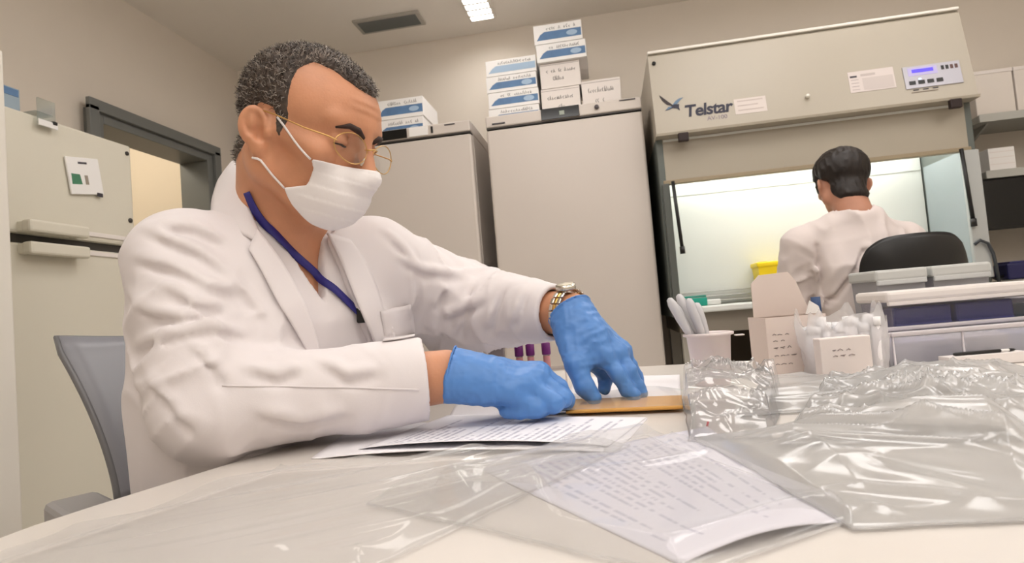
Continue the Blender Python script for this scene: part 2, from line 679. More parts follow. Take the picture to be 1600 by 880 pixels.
for s in (-1, 1):
    MB().box((0.05, s * (hw + 0.005), DZ / 2), (0.02, 0.05, DZ + 0.0), 0.003).build('architrave', FRAME_G, dr)
MB().box((0.05, 0, DZ + 0.005), (0.02, 2 * hw + 0.06, 0.05), 0.003).build('architrave', FRAME_G, dr)
CREAM = mat('corridor paint', (222, 214, 194), 0.7)
struct('wall_corridor', MB().box((-3.45, (YB + YF) / 2, ZT / 2), (0.1, YB - YF, ZT)), CREAM)


def luminaire(cx, cy, w, l, label, slats, group=None, drop=0.0, bulb=None):
    t = thing('ceiling_luminaire', label, 'ceiling light', (cx, cy, ZT), 0, group)
    fr = MB()
    fr.box((-w / 2 + 0.006, 0, -0.010), (0.012, l, 0.02)).box((w / 2 - 0.006, 0, -0.010), (0.012, l, 0.02))
    fr.box((0, -l / 2 + 0.006, -0.010), (w - 0.024, 0.012, 0.02)).box((0, l / 2 - 0.006, -0.010), (w - 0.024, 0.012, 0.02))
    fr.build('frame', WHITE_EN, t)
    # opal cover: flush behind the louvre, or hanging below the ceiling on the added unseen panels
    MB().box((0, 0, -0.001 - (0.006 + drop) / 2), (w - 0.024, l - 0.024, 0.006 + drop), 0.02 if drop else 0.0).build('diffuser', bulb or BULB, t)
    for k in range(slats):
        y = -l / 2 + l * (k + 1) / (slats + 1)
        MB().box((0, y, -0.013), (w - 0.024, 0.016, 0.012)).build('louvre_blade', WHITE_EN, t)
    return t


luminaire(-0.54, 2.86, 0.145, 0.62, 'narrow louvred ceiling light glowing near the back wall beside the air vent', 9, bulb=BULB_N)
luminaire(1.25, 2.35, 0.6, 0.30, 'ceiling light above the cabinet where the second person works', 0)
for i, (x, y) in enumerate(((-0.35, 1.75), (0.75, 1.75), (1.9, 1.3), (-0.35, 0.1), (0.75, 0.1), (1.9, 0.1), (-0.35, -1.2), (0.75, -1.2))):  # unseen panels added, with glowing sides, to lift ceiling and upper walls
    luminaire(x, y, 0.6, 0.6, 'unseen square light panel added over the front part of the room', 0, 'added ceiling panels out of view', 0.085)

cl = bpy.data.lights.new('corridor lamp', 'POINT')
cl.energy = CORRIDOR_W
cl.color = (1.0, 0.9, 0.74)
cl.shadow_soft_size = 0.15
clo = bpy.data.objects.new('corridor_lamp', cl)
COL.objects.link(clo)
clo.location = (-2.75, 2.3, 2.3)

# air vent
vt = thing('ceiling_vent', 'grey slatted air vent let into the ceiling above the older man', 'vent', (-1.03, 3.055, ZT))
fr = MB()
for x, y, sx, sy in ((0, 0.065, 0.36, 0.02), (0, -0.065, 0.36, 0.02), (-0.17, 0, 0.02, 0.11), (0.17, 0, 0.02, 0.11)):
    fr.box((x, y, -0.006), (sx, sy, 0.012), 0.002)
fr.build('frame', mat('vent frame', (168, 164, 156), 0.5), vt)
VENT_D = mat('vent metal', (112, 114, 112), 0.5)
MB().box((0, 0, -0.001), (0.32, 0.11, 0.002)).build('backing', mat('vent dark', (58, 58, 56), 0.8), vt)
bl = MB().box((0, 0, 0), (0.32, 0.0022, 0.016), rot=(0.7, 0, 0)).build('slat', VENT_D, vt)
for k in range(9):
    b = bl if k == 0 else bl.copy()
    if k:
        COL.objects.link(b)
    b.location = (0, -0.048 + k * 0.012, -0.009)

# ------------------------------------------------------------------ tall cabinet and freezer on the left
t = thing('tall_cabinet', 'plain tall white cabinet cut by the left edge of the picture', 'cabinet', (-1.46, 0.78, 0))
MB().box((0, 0, 0.775), (0.48, 0.58, 1.54), 0.006).build('body', WHITE_EN, t)
MB().box((0.25, 0, 0.78), (0.02, 0.57, 1.50), 0.004).build('door', WHITE_EN, t)
MB().box((0.268, -0.2, 0.95), (0.016, 0.014, 0.16), 0.004).build('handle', STEEL, t)

fz = thing('freezer', 'cream white two-door freezer with long bar handles before the doorway', 'freezer', (-1.845, 1.505, 0))
MB().box((-0.02, 0, 0.785), (0.47, 0.61, 1.57), 0.006).build('body', FREEZER_W, fz)
for nm, z0, z1, hz in (('upper', 1.222, 1.565, 1.238), ('lower', 0.10, 1.196, 1.178)):
    d = MB().box((0.255, 0, (z0 + z1) / 2), (0.075, 0.61, z1 - z0), 0.008).build('door', FREEZER_W, fz)
    h = MB()
    h.box((0.325, -0.02, hz), (0.03, 0.19, 0.034), 0.006)
    h.box((0.303, -0.10, hz), (0.03, 0.02, 0.03), 0.004).box((0.303, 0.06, hz), (0.03, 0.02, 0.03), 0.004)
    h.build('handle', FREEZER_W, d)
    MB().box((0.294, 0.18, hz + 0.006), (0.006, 0.19, 0.014), 0.002).build('trim_strip', CARD_G, d)
    MB().tube([(0.29, 0.285, hz + 0.07), (0.2965, 0.285, hz + 0.07)], 0.008, 10).build('lock', TRIM_D, d)
MB().box((0.25, 0, 1.209), (0.05, 0.605, 0.026)).build('door_seal', TRIM_D, fz)
MB().tube([(0.29, 0.285, 1.535), (0.2965, 0.285, 1.535)], 0.007, 10).build('hinge_cap', TRIM_D, fz)
MB().box((0.2, 0, 0.05), (0.08, 0.55, 0.09)).build('plinth', TRIM_D, fz)

sg = thing('door_card', 'white card with a green mark stuck askew on the freezer door', 'sign', (-1.55, 1.612, 1.42))
MB().box((0.004, 0, 0), (0.007, 0.118, 0.112), 0.002, rot=(math.radians(9), 0, 0)).build('card', CARD, sg)
ca, sa = math.cos(math.radians(9)), math.sin(math.radians(9))
MB().prism([(-0.052, -0.026), (-0.016, -0.026), (-0.02, 0.004), (-0.05, 0.006)], 0.0078, (0, 0, 0), (0, ca, sa), (0, -sa, ca), 0.0005).build('green_mark', mat('green print', (70, 126, 96), 0.6), sg)
MB().prism([(-0.004, -0.026), (0.008, -0.026), (0.008, 0.002), (-0.004, 0.002)], 0.0078, (0, 0, 0), (0, ca, sa), (0, -sa, ca), 0.0005).build('grey_mark', mat('grey print', (150, 140, 128), 0.6), sg)
MB().prism([(-0.02, 0.036), (0.012, 0.036), (0.012, 0.042), (-0.02, 0.042)], 0.0078, (0, 0, 0), (0, ca, sa), (0, -sa, ca), 0.0005).build('printed_line', INK, sg)
MB().box((0.008, 0.05, -0.05), (0.004, 0.02, 0.012), 0.001).build('fixing', INK, sg)

bx = thing('blue_carton', 'pale blue carton lying on top of the freezer', 'box', (-1.68, 1.38, 1.571))
MB().box((0, 0, 0.032), (0.2, 0.13, 0.064), 0.002).build('carton', mat('pale blue card', (150, 166, 178), 0.6), bx)
MB().box((0.1005, 0, 0.05), (0.001, 0.12, 0.02)).build('band', BLUE_PR, bx)
CLEAR = film('clear acrylic', (238, 242, 240), 0.10, 0.12, 0.05)
ah = thing('acrylic_holder', 'small clear plastic holder clipped over the freezer top edge', 'holder', (-1.545, 1.485, 1.556))
MB().box((0.006, 0, 0.02), (0.006, 0.055, 0.075), 0.002).build('front_plate', CLEAR, ah)
MB().box((-0.03, 0, 0.0185), (0.06, 0.055, 0.004)).build('clip', CLEAR, ah)
MB().box((0.01, 0.02, -0.006), (0.012, 0.014, 0.01), 0.002).build('black_catch', BLACK, ah)
MB().box((0.011, -0.0, -0.014), (0.004, 0.06, 0.018), 0.001).build('paper_slip', CARD, ah)

db = thing('wall_box', 'dark navy box fixed high on the back wall by the corner', 'wall box', (-2.0, 3.35, 2.03))
MB().box((0, -0.03, 0), (0.16, 0.06, 0.165), 0.005).build('case', mat('dark navy case', (32, 32, 66), 0.4), db)
MB().box((0, -0.062, 0.0), (0.12, 0.004, 0.12), 0.002).build('front_plate', mat('dark navy plate', (44, 44, 84), 0.35), db)

# ------------------------------------------------------------------ two tall fridges


def fridge(name, x0, x1, label):
    w = x1 - x0
    f = thing(name, label, 'fridge', ((x0 + x1) / 2, 2.7, 0))
    MB().box((0, 0.335, 0.875), (w, 0.57, 1.73), 0.006).build('body', FRIDGE_W, f)
    d = MB().box((0, 0.022, 0.89), (w, 0.05, 1.685), 0.010).build('door', FRIDGE_W, f)
    MB().box((0, 0.044, 0.89), (w - 0.012, 0.012, 1.69)).build('door_seal', mat('seal grey', (150, 144, 140), 0.6), d)
    MB().box((0, 0.02, 1.768), (w, 0.06, 0.052), 0.006).build('header', FRIDGE_W, f)
    MB().box((0, 0.02, 1.7385), (w - 0.004, 0.05, 0.006)).build('header_seam', TRIM_D, f)
    MB().box((0, 0.335, 1.768), (w, 0.57, 0.06), 0.006).build('top', FRIDGE_W, f)
    MB().box((0, 0.05, 0.03), (w - 0.06, 0.03, 0.06)).build('plinth', TRIM_D, f)
    return f, d, w


f1, d1, w1 = fridge('tall_fridge', -1.17, -0.561, 'tall white fridge straight behind the masked man, black display at its top')
dsp = MB().box((-0.06, -0.0115, 1.768), (0.127, 0.006, 0.044), 0.001).build('display', BLACK_GL, f1)
MB().box((0.06, -0.012, 1.768), (0.09, 0.005, 0.042), 0.001).build('label_strip', CARD, f1)
MB().box((0.125, -0.013, 1.768), (0.009, 0.007, 0.03), 0.001).build('switch', BLACK, f1)
MB().box((0.21, -0.0115, 1.782), (0.05, 0.004, 0.004)).build('printed_line', INK, f1)
f2, d2, w2 = fridge('tall_fridge', -0.488, 0.212, 'tall white fridge with the high stacks of boxes on top')
MB().box((-0.008, -0.0115, 1.768), (0.171, 0.006, 0.05), 0.001).build('display', BLACK_GL, f2)
MB().box((0.0, -0.0155, 1.766), (0.022, 0.002, 0.018)).build('display_digits', mat('lcd grey', (150, 158, 146), 0.3), f2)
MB().tube([(0.155, -0.009, 1.770), (0.155, -0.02, 1.770)], 0.010, 14).build('lock', mat('lock grey', (84, 78, 80), 0.4), f2)
MB().box((-0.29, -0.0115, 1.756), (0.06, 0.004, 0.006)).build('printed_line', INK, f2)
MB().box((0.29, -0.0115, 1.786), (0.07, 0.004, 0.004)).build('printed_line', INK, f2)

# ------------------------------------------------------------------ cartons on the fridges
RNG = random.Random(4)


def scribble(parent, x0, x1, z0, z1, y, seed, name='handwriting', m=None, rad=0.0011):
    """a row of small pen strokes on the face at y"""
    r = random.Random(seed)
    mb = MB()
    x = x0
    while x < x1:
        h = (z1 - z0) * r.uniform(0.45, 1.0)
        w = r.uniform(0.004, 0.009)
        k = r.random()
        pts = [(x, z0), (x + w * 0.5, z0 + h), (x + w, z0 + h * 0.2 * k)] if k < 0.6 else [(x + w, z0 + h * 0.8), (x, z0 + h * 0.5), (x + w * 0.8, z0)]
        mb.tube([(p[0], y - 0.0004, p[1]) for p in pts], rad, 4)
        x += w + r.uniform(0.002, 0.006) + (0.014 if r.random() < 0.18 else 0)
    return mb.build(name, m or INK, parent)


def carton(x0, x1, z0, z1, yf, dep, label, style, group, seed=0, rz=0.0, side=None):
    w, h = x1 - x0, z1 - z0
    t = thing('carton', label, 'box', ((x0 + x1) / 2, yf + dep / 2, z0 + 0.0005), rz, group)
    h -= 0.002
    y = -dep / 2
    b = MB().box((0, 0, h / 2), (w, dep, h), 0.0015, seg=1).build('carton_body', CARD if style != 'plain' else CARD_G, t)
    if style in ('blue', 'pale'):
        # swoosh band: pointed at the left, round pale badge at the right
        a, c = h * 0.2, h * 0.62
        poly = [(-w / 2 + 0.012, a), (w / 2 - 0.004, a), (w / 2 - 0.004, c), (-w / 2 + 0.05, c), (-w / 2 + 0.03, c - 0.012)]
        MB().prism(poly, 0.0002, (0, y, 0), (1, 0, 0), (0, 0, 1), 0.0004).build('printed_band', BLUE_PR if style == 'blue' else BLUE_PL, t)
        cx, cz = w / 2 - 0.048, (a + c) / 2
        MB().prism([(cx + 0.026 * math.cos(k * math.pi / 8), cz + 0.013 * math.sin(k * math.pi / 8)) for k in range(16)], 0.0007, (0, y, 0), (1, 0, 0), (0, 0, 1), 0.0004).build('badge', BLUE_PL, t)
        scribble(t, -w / 2 + 0.06, w / 2 - 0.03, h * 0.7, h * 0.92, y, seed, 'printed_line')
    else:
        scribble(t, -w / 2 + 0.03, w / 2 - 0.03, h * 0.62, h * 0.8, y, seed)
        scribble(t, -w / 2 + 0.06 + 0.01 * (seed % 3), 0.02, h * 0.3, h * 0.5, y, seed + 50)
        MB().box((0, y - 0.0003, h * 0.93), (w * 0.98, 0.0004, 0.002)).build('flap_seam', mat('seam', (150, 140, 136), 0.7), t)
    MB().box((0, 0, h + 0.0002), (w * 0.25, dep * 0.98, 0.0006)).build('tape', BLUE_PL if style == 'blue' else CARD_G, t)
    if side:
        MB().box((w / 2 + 0.0004, 0, h / 2), (0.0006, dep - 0.004, h - 0.004)).build('printed_side', side, t)
    return t


ga = 'cartons stacked on the fridges'
names4 = ('lowest', 'second lowest', 'second highest', 'topmost')
for k in range(4):
    carton(-0.497 + 0.004 * (k % 2), -0.252 + 0.004 * (k % 2), 1.80 + 0.0795 * k, 1.80 + 0.0795 * (k + 1), 2.85, 0.26,
           f'white carton with blue band, {names4[k]} of the four-box stack on the fridge', 'blue' if k < 2 else 'pale' if k == 3 else 'blue', ga, k)
carton(-0.238, -0.054, 1.80, 1.945, 2.86, 0.24, 'white handwritten carton directly behind the black fridge display', 'plain', ga, 11)
carton(-0.234, -0.044, 1.945, 2.068, 2.86, 0.24, 'white handwritten carton carrying the two darker blue boxes', 'plain', ga, 12)
carton(-0.240, -0.006, 2.068, 2.155, 2.84, 0.30, 'blue banded carton, second from the top of the tallest stack', 'blue', ga, 13, side=CARD_TEAL)
carton(-0.246, -0.018, 2.155, 2.25, 2.84, 0.22, 'blue banded carton at the very top of the tallest stack', 'blue', ga, 14)
carton(-0.044, 0.137, 1.80, 1.958, 2.86, 0.2, 'single white handwritten carton at the right end of the fridge top', 'plain', ga, 15)
carton(-1.065, -0.825, 1.80, 1.898, 2.85, 0.26, 'lower carton of the pair on the fridge behind the man', 'blue', ga, 16)
carton(-1.062, -0.82, 1.898, 1.998, 2.85, 0.26, 'upper carton of the pair on the fridge behind the man', 'blue', ga, 17)

# ------------------------------------------------------------------ biosafety cabinet
HX0, HX1, HY = 0.25, 1.46, 2.6
hd = thing('safety_cabinet', 'big beige laboratory safety cabinet with lit white chamber', 'cabinet', (0.855, HY, 0))
hw_ = (HX1 - HX0) / 2
PY0, PZ0, PY1, PZ1 = -0.04, 1.578, 0.02, 1.945


def profile_x(poly, x0, x1):
    mb = MB()
    mb.prism(poly, 0, (x0, 0, 0), (0, 1, 0), (0, 0, 1), x1 - x0)
    return mb


profile_x([(PY0, PZ0), (PY1, PZ1 - 0.012), (PY1 + 0.012, PZ1), (0.7, PZ1), (0.7, PZ0)], -hw_, hw_).build('upper_panel', BEIGE, hd)
profile_x([(PY0 - 0.004, PZ0 - 0.006), (PY0 - 0.006, PZ0 + 0.004), (0.05, PZ0 + 0.004), (0.05, PZ0 - 0.006)], -hw_ - 0.003, hw_ + 0.003).build('panel_lip', BEIGE_D, hd)
MB().box((0, 0.045, PZ1 + 0.006), (2 * hw_, 0.06, 0.012), 0.003).build('top_cap', WHITE_EN, hd)
MB().box((0, 0.03, 1.497), (2 * hw_ - 0.03, 0.018, 0.22), 0.003).build('sash', BEIGE_D, hd)
MB().box((0, 0.032, 1.388), (2 * hw_ - 0.03, 0.03, 0.018), 0.003).build('sash_rail', mat('sash rail brown', (150, 136, 112), 0.45), hd)
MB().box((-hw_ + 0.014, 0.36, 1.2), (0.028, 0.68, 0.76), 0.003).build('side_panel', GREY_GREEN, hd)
MB().box((hw_ - 0.012, 0.36, 1.2), (0.024, 0.68, 0.76), 0.003).build('side_panel', GREY_GREEN, hd)
MB().box((hw_ - 0.026, 0.2, 1.13), (0.004, 0.33, 0.52)).build('side_pane', PANE_G, hd)
MB().box((-hw_ + 0.030, 0.2, 1.13), (0.004, 0.33, 0.52)).build('side_pane', PANE_G, hd)
MB().box((hw_ - 0.03, 0.01, 1.13), (0.06, 0.02, 0.5), 0.003).build('post', mat('post grey', (178, 182, 182), 0.35, 0.3), hd)
MB().box((-hw_ + 0.022, 0.01, 1.13), (0.030, 0.02, 0.5), 0.003).build('post', mat('post shaded', (84, 88, 84), 0.4), hd)  # left post darkened with the same painted shade as the side
bw = MB().box((0, 0.385, 1.215), (2 * hw_ - 0.06, 0.01, 0.71)).build('back_panel', WHITE_IN, hd)
MB().box((0, 0.379, 1.383), (2 * hw_ - 0.06, 0.003, 0.004)).build('panel_joint', mat('joint grey', (176, 178, 172), 0.5), bw)
MB().box((0, 0.20, 1.565), (2 * hw_ - 0.06, 0.36, 0.01)).build('chamber_ceiling', WHITE_IN, hd)
HOODL = glow('cabinet tube light', (1.0, 0.99, 0.93), HOOD_W)
for y in (0.12, 0.30):
    MB().tube([(-hw_ + 0.08, y, 1.53), (hw_ - 0.08, y, 1.53)], 0.016, 10).build('light_tube', HOODL, hd)
ws = MB().box((0, 0.19, 0.848), (2 * hw_ - 0.06, 0.40, 0.016), 0.002).build('work_surface', mat('work tray steel', (206, 206, 200), 0.3, 0.35), hd)
for k, z in enumerate((0.872, 0.895, 0.918)):
    MB().box((0, 0.368 - k * 0.004, z), (2 * hw_ - 0.08, 0.012, 0.006), 0.002).build('back_rail', STEEL, hd)
MB().box((0, -0.02, 0.845), (2 * hw_ - 0.02, 0.05, 0.026), 0.006).build('arm_rest', WHITE_IN, hd)
MB().box((0, 0.03, 0.79), (2 * hw_ - 0.10, 0.03, 0.088), 0.003).build('base_panel', mat('base grey', (160, 153, 142), 0.45), hd)
MB().box((0, 0.38, 0.785), (2 * hw_ - 0.06, 0.62, 0.075), 0.003).build('base', mat('base dark', (120, 112, 100), 0.5), hd)
for sx in (-1, 1):
    for y in (0.08, 0.62):
        MB().box((sx * (hw_ - 0.06), y, 0.374), (0.05, 0.05, 0.746), 0.003).build('stand_leg', mat('stand grey', (172, 168, 158), 0.45), hd)
MB().box((0, 0.66, 0.44), (2 * hw_ - 0.1, 0.02, 0.56), 0.003).build('void_backing', mat('under void brown', (70, 58, 44), 0.6), hd)  # dark sheet standing for the shaded void under the cabinet
MB().box((0, 0.35, 0.2), (2 * hw_ - 0.14, 0.04, 0.04), 0.003).build('stretcher', mat('stand grey two', (150, 146, 138), 0.45), hd)
for x, lab in ((-hw_ + 0.05, 0), (hw_ - 0.068, 1)):
    g = MB().tube([(x, -0.012, 1.385), (x + 0.012, -0.012, 1.10)], 0.0075, 10)
    g.tube([(x + 0.012, -0.012, 1.11), (x + 0.0125, -0.012, 1.08)], 0.011, 10)
    g.build('gas_strut', BLACK, hd)
    MB().box((x + (0.055 if lab == 0 else -0.02), -0.046, 1.555), (0.042, 0.022, 0.036), 0.004).build('rubber_stop', mat('stop brown black', (38, 24, 22), 0.6), hd)
# things printed and mounted on the sloping front
SL = Vector((0, PY1 - PY0, PZ1 - PZ0)).normalized()
SN = Vector((1, 0, 0)).cross(SL)


def on_front(px, py):
    """local (x, along-slope) of a point of the sloping front panel"""
    v = ray(px, py)
    p0 = Vector((0.855, HY + PY0, PZ0))
    tt = (p0 - Vector(CC)).dot(SN) / Vector(v).dot(SN)
    q = Vector(CC) + Vector(v) * tt
    return q.x - 0.855, (q - p0).dot(SL)


FO = (0, PY0, PZ0)


def front_quad(a, b, d, thick, m, name, parent):
    x0, s0 = a
    x1, s1 = b
    return MB().prism([(x0, s0), (x1, s0), (x1, s1), (x0, s1)], d, FO, (1, 0, 0), SL, thick).build(name, m, parent)


MB().tube([Vector(FO) + Vector((-hw_ + 0.022, 0, 0)) + SL * 0.325 - SN * 0.001, Vector(FO) + Vector((-hw_ + 0.022, 0, 0)) + SL * 0.325 + SN * 0.006], 0.008, 12).build('screw_cap', BLACK, hd)
kx, ks = on_front(1261, 152)
MB().tube([Vector(FO) + Vector((kx, 0, 0)) + SL * ks, Vector(FO) + Vector((kx, 0, 0)) + SL * ks + SN * 0.016], 0.008, 14).build('knob', mat('knob pale', (222, 218, 206), 0.25, 0.2), hd)
# bird emblem: dark left wing, pale-edged right wing, body
bxs, bss = on_front(1052, 164)


def emb(poly, m, d):
    MB().prism([(bxs + x, bss + y) for x, y in poly], d, FO, (1, 0, 0), SL, 0.0005).build('emblem', m, hd)


NAVY_INK = mat('logo navy', (26, 26, 48), 0.5)
SLATE = mat('logo slate', (92, 116, 140), 0.5)
emb([(-0.052, 0.052), (-0.040, 0.040), (-0.020, 0.018), (-0.004, 0.002), (0.010, -0.010), (-0.006, -0.004), (-0.026, 0.004), (-0.042, 0.024), (-0.050, 0.042)], mat('logo black', (34, 22, 24), 0.5), 0.0003)
emb([(-0.004, 0.000), (0.010, 0.016), (0.026, 0.026), (0.044, 0.028), (0.030, 0.017), (0.018, 0.004), (0.010, -0.006)], SLATE, 0.0004)
emb([(-0.036, -0.022), (-0.016, -0.008), (0.004, 0.002), (0.024, 0.000), (0.022, -0.012), (0.024, -0.030), (0.012, -0.018), (-0.004, -0.014), (-0.020, -0.020)], NAVY_INK, 0.0005)
emb([(-0.034, -0.020), (-0.020, -0.006), (-0.004, -0.008), (-0.018, -0.017)], SLATE, 0.0006)
tx, ts = on_front(1070, 183)
tx2, _ = on_front(1141, 165)
lettering('Telstar', 0.073, Vector(FO) + Vector((tx, 0, 0)) + SL * ts, (1, 0, 0), SL, NAVY_INK, hd, bold=0.0018, shear=0.12, spacing=0.92)
# serifs that the face lacks
sx_, ss_ = on_front(1105, 187)
lettering('AV-100', 0.026, Vector(FO) + Vector((sx_, 0, 0)) + SL * (ss_ - 0.004), (1, 0, 0), SL, mat('logo grey', (126, 116, 128), 0.5), hd)
STICK = mat('sticker pale', (206, 196, 190), 0.5)
a, b = on_front(1150, 183), on_front(1195, 146)
st = front_quad((a[0], a[1] + 0.01), (b[0], b[1] - 0.01), 0.0002, 0.0006, STICK, 'sticker', hd)
for k in range(3):
    front_quad((a[0] + 0.012, a[1] + 0.024 + k * 0.02), (b[0] - 0.012 - 0.02 * (k % 2), a[1] + 0.029 + k * 0.02), 0.0009, 0.0004, mat('sticker print', (184, 172, 166), 0.6), 'printed_line', st)
a, b = on_front(1330, 148), on_front(1394, 103)
st = front_quad((a[0], a[1] + 0.006), (b[0], b[1] - 0.004), 0.0002, 0.0008, mat('notice paper', (206, 196, 192), 0.6), 'notice', hd)
front_quad((a[0] + 0.006, b[1] - 0.03), (a[0] + 0.032, b[1] - 0.022), 0.0011, 0.0004, INK, 'printed_line', st)
front_quad((a[0] + 0.05, a[1] + 0.012), (b[0] - 0.006, b[1] - 0.036), 0.0011, 0.0004, mat('notice block', (192, 182, 178), 0.6), 'printed_block', st)
for k in range(4):
    front_quad((a[0] + 0.008, a[1] + 0.016 + k * 0.014), (a[0] + 0.036, a[1] + 0.019 + k * 0.014), 0.0011, 0.0004, mat('notice print', (170, 160, 158), 0.6), 'printed_line', st)
front_quad((a[0] + 0.046, b[1] - 0.028), (a[0] + 0.10, b[1] - 0.018), 0.0011, 0.0004, mat('notice print b', (180, 170, 166), 0.6), 'printed_line', st)
a, b = on_front(1417, 146), on_front(1497, 94)
cp = front_quad((a[0], a[1] + 0.016), (b[0], b[1] - 0.002), 0.0005, 0.003, mat('control panel grey', (166, 164, 172), 0.35, 0.2), 'control_panel', hd)
x0, x1, s0, s1 = a[0], b[0], a[1] + 0.016, b[1] - 0.002
W_, H_ = x1 - x0, s1 - s0
lc = front_quad((x0 + 0.08 * W_, s0 + 0.55 * H_), (x0 + 0.60 * W_, s0 + 0.92 * H_), 0.0036, 0.0005, mat('lcd surround', (176, 168, 214), 0.3), 'display_bezel', cp)
front_quad((x0 + 0.15 * W_, s0 + 0.68 * H_), (x0 + 0.53 * W_, s0 + 0.84 * H_), 0.0042, 0.0005, mat('lcd blue', (64, 48, 190), 0.3, emit=(72, 52, 220), estr=0.6), 'display', cp)
for k in range(4):
    front_quad((x0 + (0.07 + 0.16 * k) * W_, s0 + 0.16 * H_), (x0 + (0.18 + 0.16 * k) * W_, s0 + 0.32 * H_), 0.0036, 0.002, BLACK, 'button', cp)
front_quad((x0 + 0.245 * W_, s0 + 0.36 * H_), (x0 + 0.29 * W_, s0 + 0.42 * H_), 0.0036, 0.001, mat('led', (210, 230, 255), 0.3, emit=(170, 210, 255), estr=2.0), 'indicator_lamp', cp)
for k in range(4):
    front_quad((x0 + (0.67 + 0.08 * k) * W_, s0 + 0.68 * H_), (x0 + (0.72 + 0.08 * k) * W_, s0 + 0.86 * H_), 0.0036, 0.001, BLACK if k < 2 else mat('brown key', (92, 66, 62), 0.5), 'key', cp)
for k in range(3):
    front_quad((x0 + (0.12 + 0.17 * k) * W_, s0 - 0.10 * H_), (x0 + (0.22 + 0.17 * k) * W_, s0 - 0.05 * H_), 0.0004, 0.0004, INK, 'printed_line', hd)
front_quad((x0 + 0.08 * W_, s0 - 0.20 * H_), (x0 + 0.55 * W_, s0 - 0.165 * H_), 0.0004, 0.0004, mat('print brown', (112, 98, 84), 0.5), 'printed_line', hd)

# inside the chamber
yb = thing('sharps_bin', 'yellow sharps bin standing in the lit cabinet left of the person', 'bin', (0.735, 2.9, 0.856))
YEL = mat('yellow plastic', (236, 206, 20), 0.4)
mb = MB()
q = [(-0.075, -0.06), (0.075, -0.06), (0.075, 0.06), (-0.075, 0.06)]
V = [(x * 0.86, y * 0.86, 0) for x, y in q] + [(x, y, 0.15) for x, y in q]
mb.add(V, [(3, 2, 1, 0), (4, 5, 6, 7)] + [(i, (i + 1) % 4, 4 + (i + 1) % 4, 4 + i) for i in range(4)])
mb.build('bucket', YEL, yb)
MB().box((0, 0, 0.161), (0.162, 0.132, 0.022), 0.006).build('lid', YEL, yb)
MB().tube([(-0.04, 0, 0.17), (-0.04, 0, 0.176)], 0.02, 16).build('lid_flap', mat('yellow flap', (214, 184, 14), 0.4), yb)
tr = thing('teal_rack', 'small teal green tube rack at the left of the lit cabinet', 'tube rack', (0.358, 2.75, 0.857))
TEAL = mat('teal plastic', (26, 158, 138), 0.4)
MB().box((0, 0, 0.018), (0.105, 0.07, 0.036), 0.004).build('rack_body', TEAL, tr)
MB().box((0, 0, 0.042), (0.10, 0.066, 0.008), 0.002).build('rack_top', mat('teal top', (30, 140, 124), 0.4), tr)
tp = thing('tissue_pad', 'small white pad on the cabinet work surface beside the teal rack', 'pad', (0.44, 2.77, 0.857))
MB().box((0, 0, 0.012), (0.06, 0.06, 0.024), 0.004).build('pad', CARD, tp)

# ------------------------------------------------------------------ shelves and bench on the right
SHELF_G = mat('shelf grey', (156, 156, 150), 0.4, 0.2)
for z, lab in ((1.600, 'upper grey wall shelf carrying two white boxes'), (1.340, 'lower grey wall shelf right above the black monitor')):
    s = thing('wall_shelf', lab, 'shelf', (2.15, 3.2, z), 0, 'grey wall shelves')
    MB().box((0, 0, 0), (0.84, 0.29, 0.03), 0.003).build('board', SHELF_G, s)
    MB().box((0, -0.147, 0.0), (0.84, 0.008, 0.036), 0.002).build('front_edge', mat('shelf edge', (178, 178, 172), 0.4), s)
    for x in (-0.36, 0.36):
        MB().prism([(0.145, -0.016), (-0.1, -0.016), (0.145, -0.12)], -0.005, (x, 0, 0), (0, 1, 0), (0, 0, 1), 0.01).build('bracket', SHELF_G, s)
for x0, x1, lab in ((1.735, 1.897, 'white box at the left end of the upper shelf'), (1.905, 2.09, 'white box on the upper shelf cut by the picture edge')):
    t = thing('shelf_box', lab, 'box', ((x0 + x1) / 2, 3.18, 1.6155))
    MB().box((0, 0, 0.098), (x1 - x0, 0.22, 0.196), 0.003).build('carton_body', mat('shelf box white', (222, 214, 206), 0.6), t)
    MB().box((0, 0, 0.199), (x1 - x0 + 0.006, 0.226, 0.018), 0.003).build('lid', CARD_G, t)
t = thing('paper_box', 'small white paper box on the lower shelf beside the cabinet', 'box', (1.808, 3.13, 1.3555))
MB().box((0, 0, 0.052), (0.108, 0.14, 0.104), 0.002).build('carton_body', CARD, t)
for z in (0.03, 0.06, 0.085):
    MB().box((0, -0.0703, z), (0.1, 0.0006, 0.003)).build('printed_line', CARD_G, t)
bn = thing('side_bench', 'white side bench under the black monitor', 'bench', (2.12, 3.0, 0))
MB().box((0, 0, 0.845), (0.98, 0.68, 0.03), 0.004).build('bench_top', WHITE_EN, bn)
for x in (-0.46, 0.46):
    MB().box((x, 0.02, 0.415), (0.04, 0.6, 0.83), 0.003).build('end_panel', WHITE_EN, bn)
MB().box((0, 0.3, 0.45), (0.88, 0.02, 0.6), 0.003).build('back_panel', WHITE_EN, bn)
mo = thing('monitor', 'black monitor on the bench right of the safety cabinet', 'monitor', (1.99, 3.08, 0.8605))
MB().box((0, 0, 0.345), (0.60, 0.03, 0.235), 0.006).build('case', BLACK, mo)
MB().box((0, -0.0155, 0.345), (0.576, 0.002, 0.212)).build('screen', BLACK_GL, mo)
MB().box((0, 0.035, 0.18), (0.05, 0.03, 0.34), 0.004).build('stand_neck', BLACK, mo)
MB().box((0, 0.03, 0.008), (0.2, 0.16, 0.016), 0.004).build('stand_foot', BLACK, mo)
nb = thing('navy_device', 'dark navy device with a cable at the right picture edge', 'device', (1.70, 2.86, 0.8605))
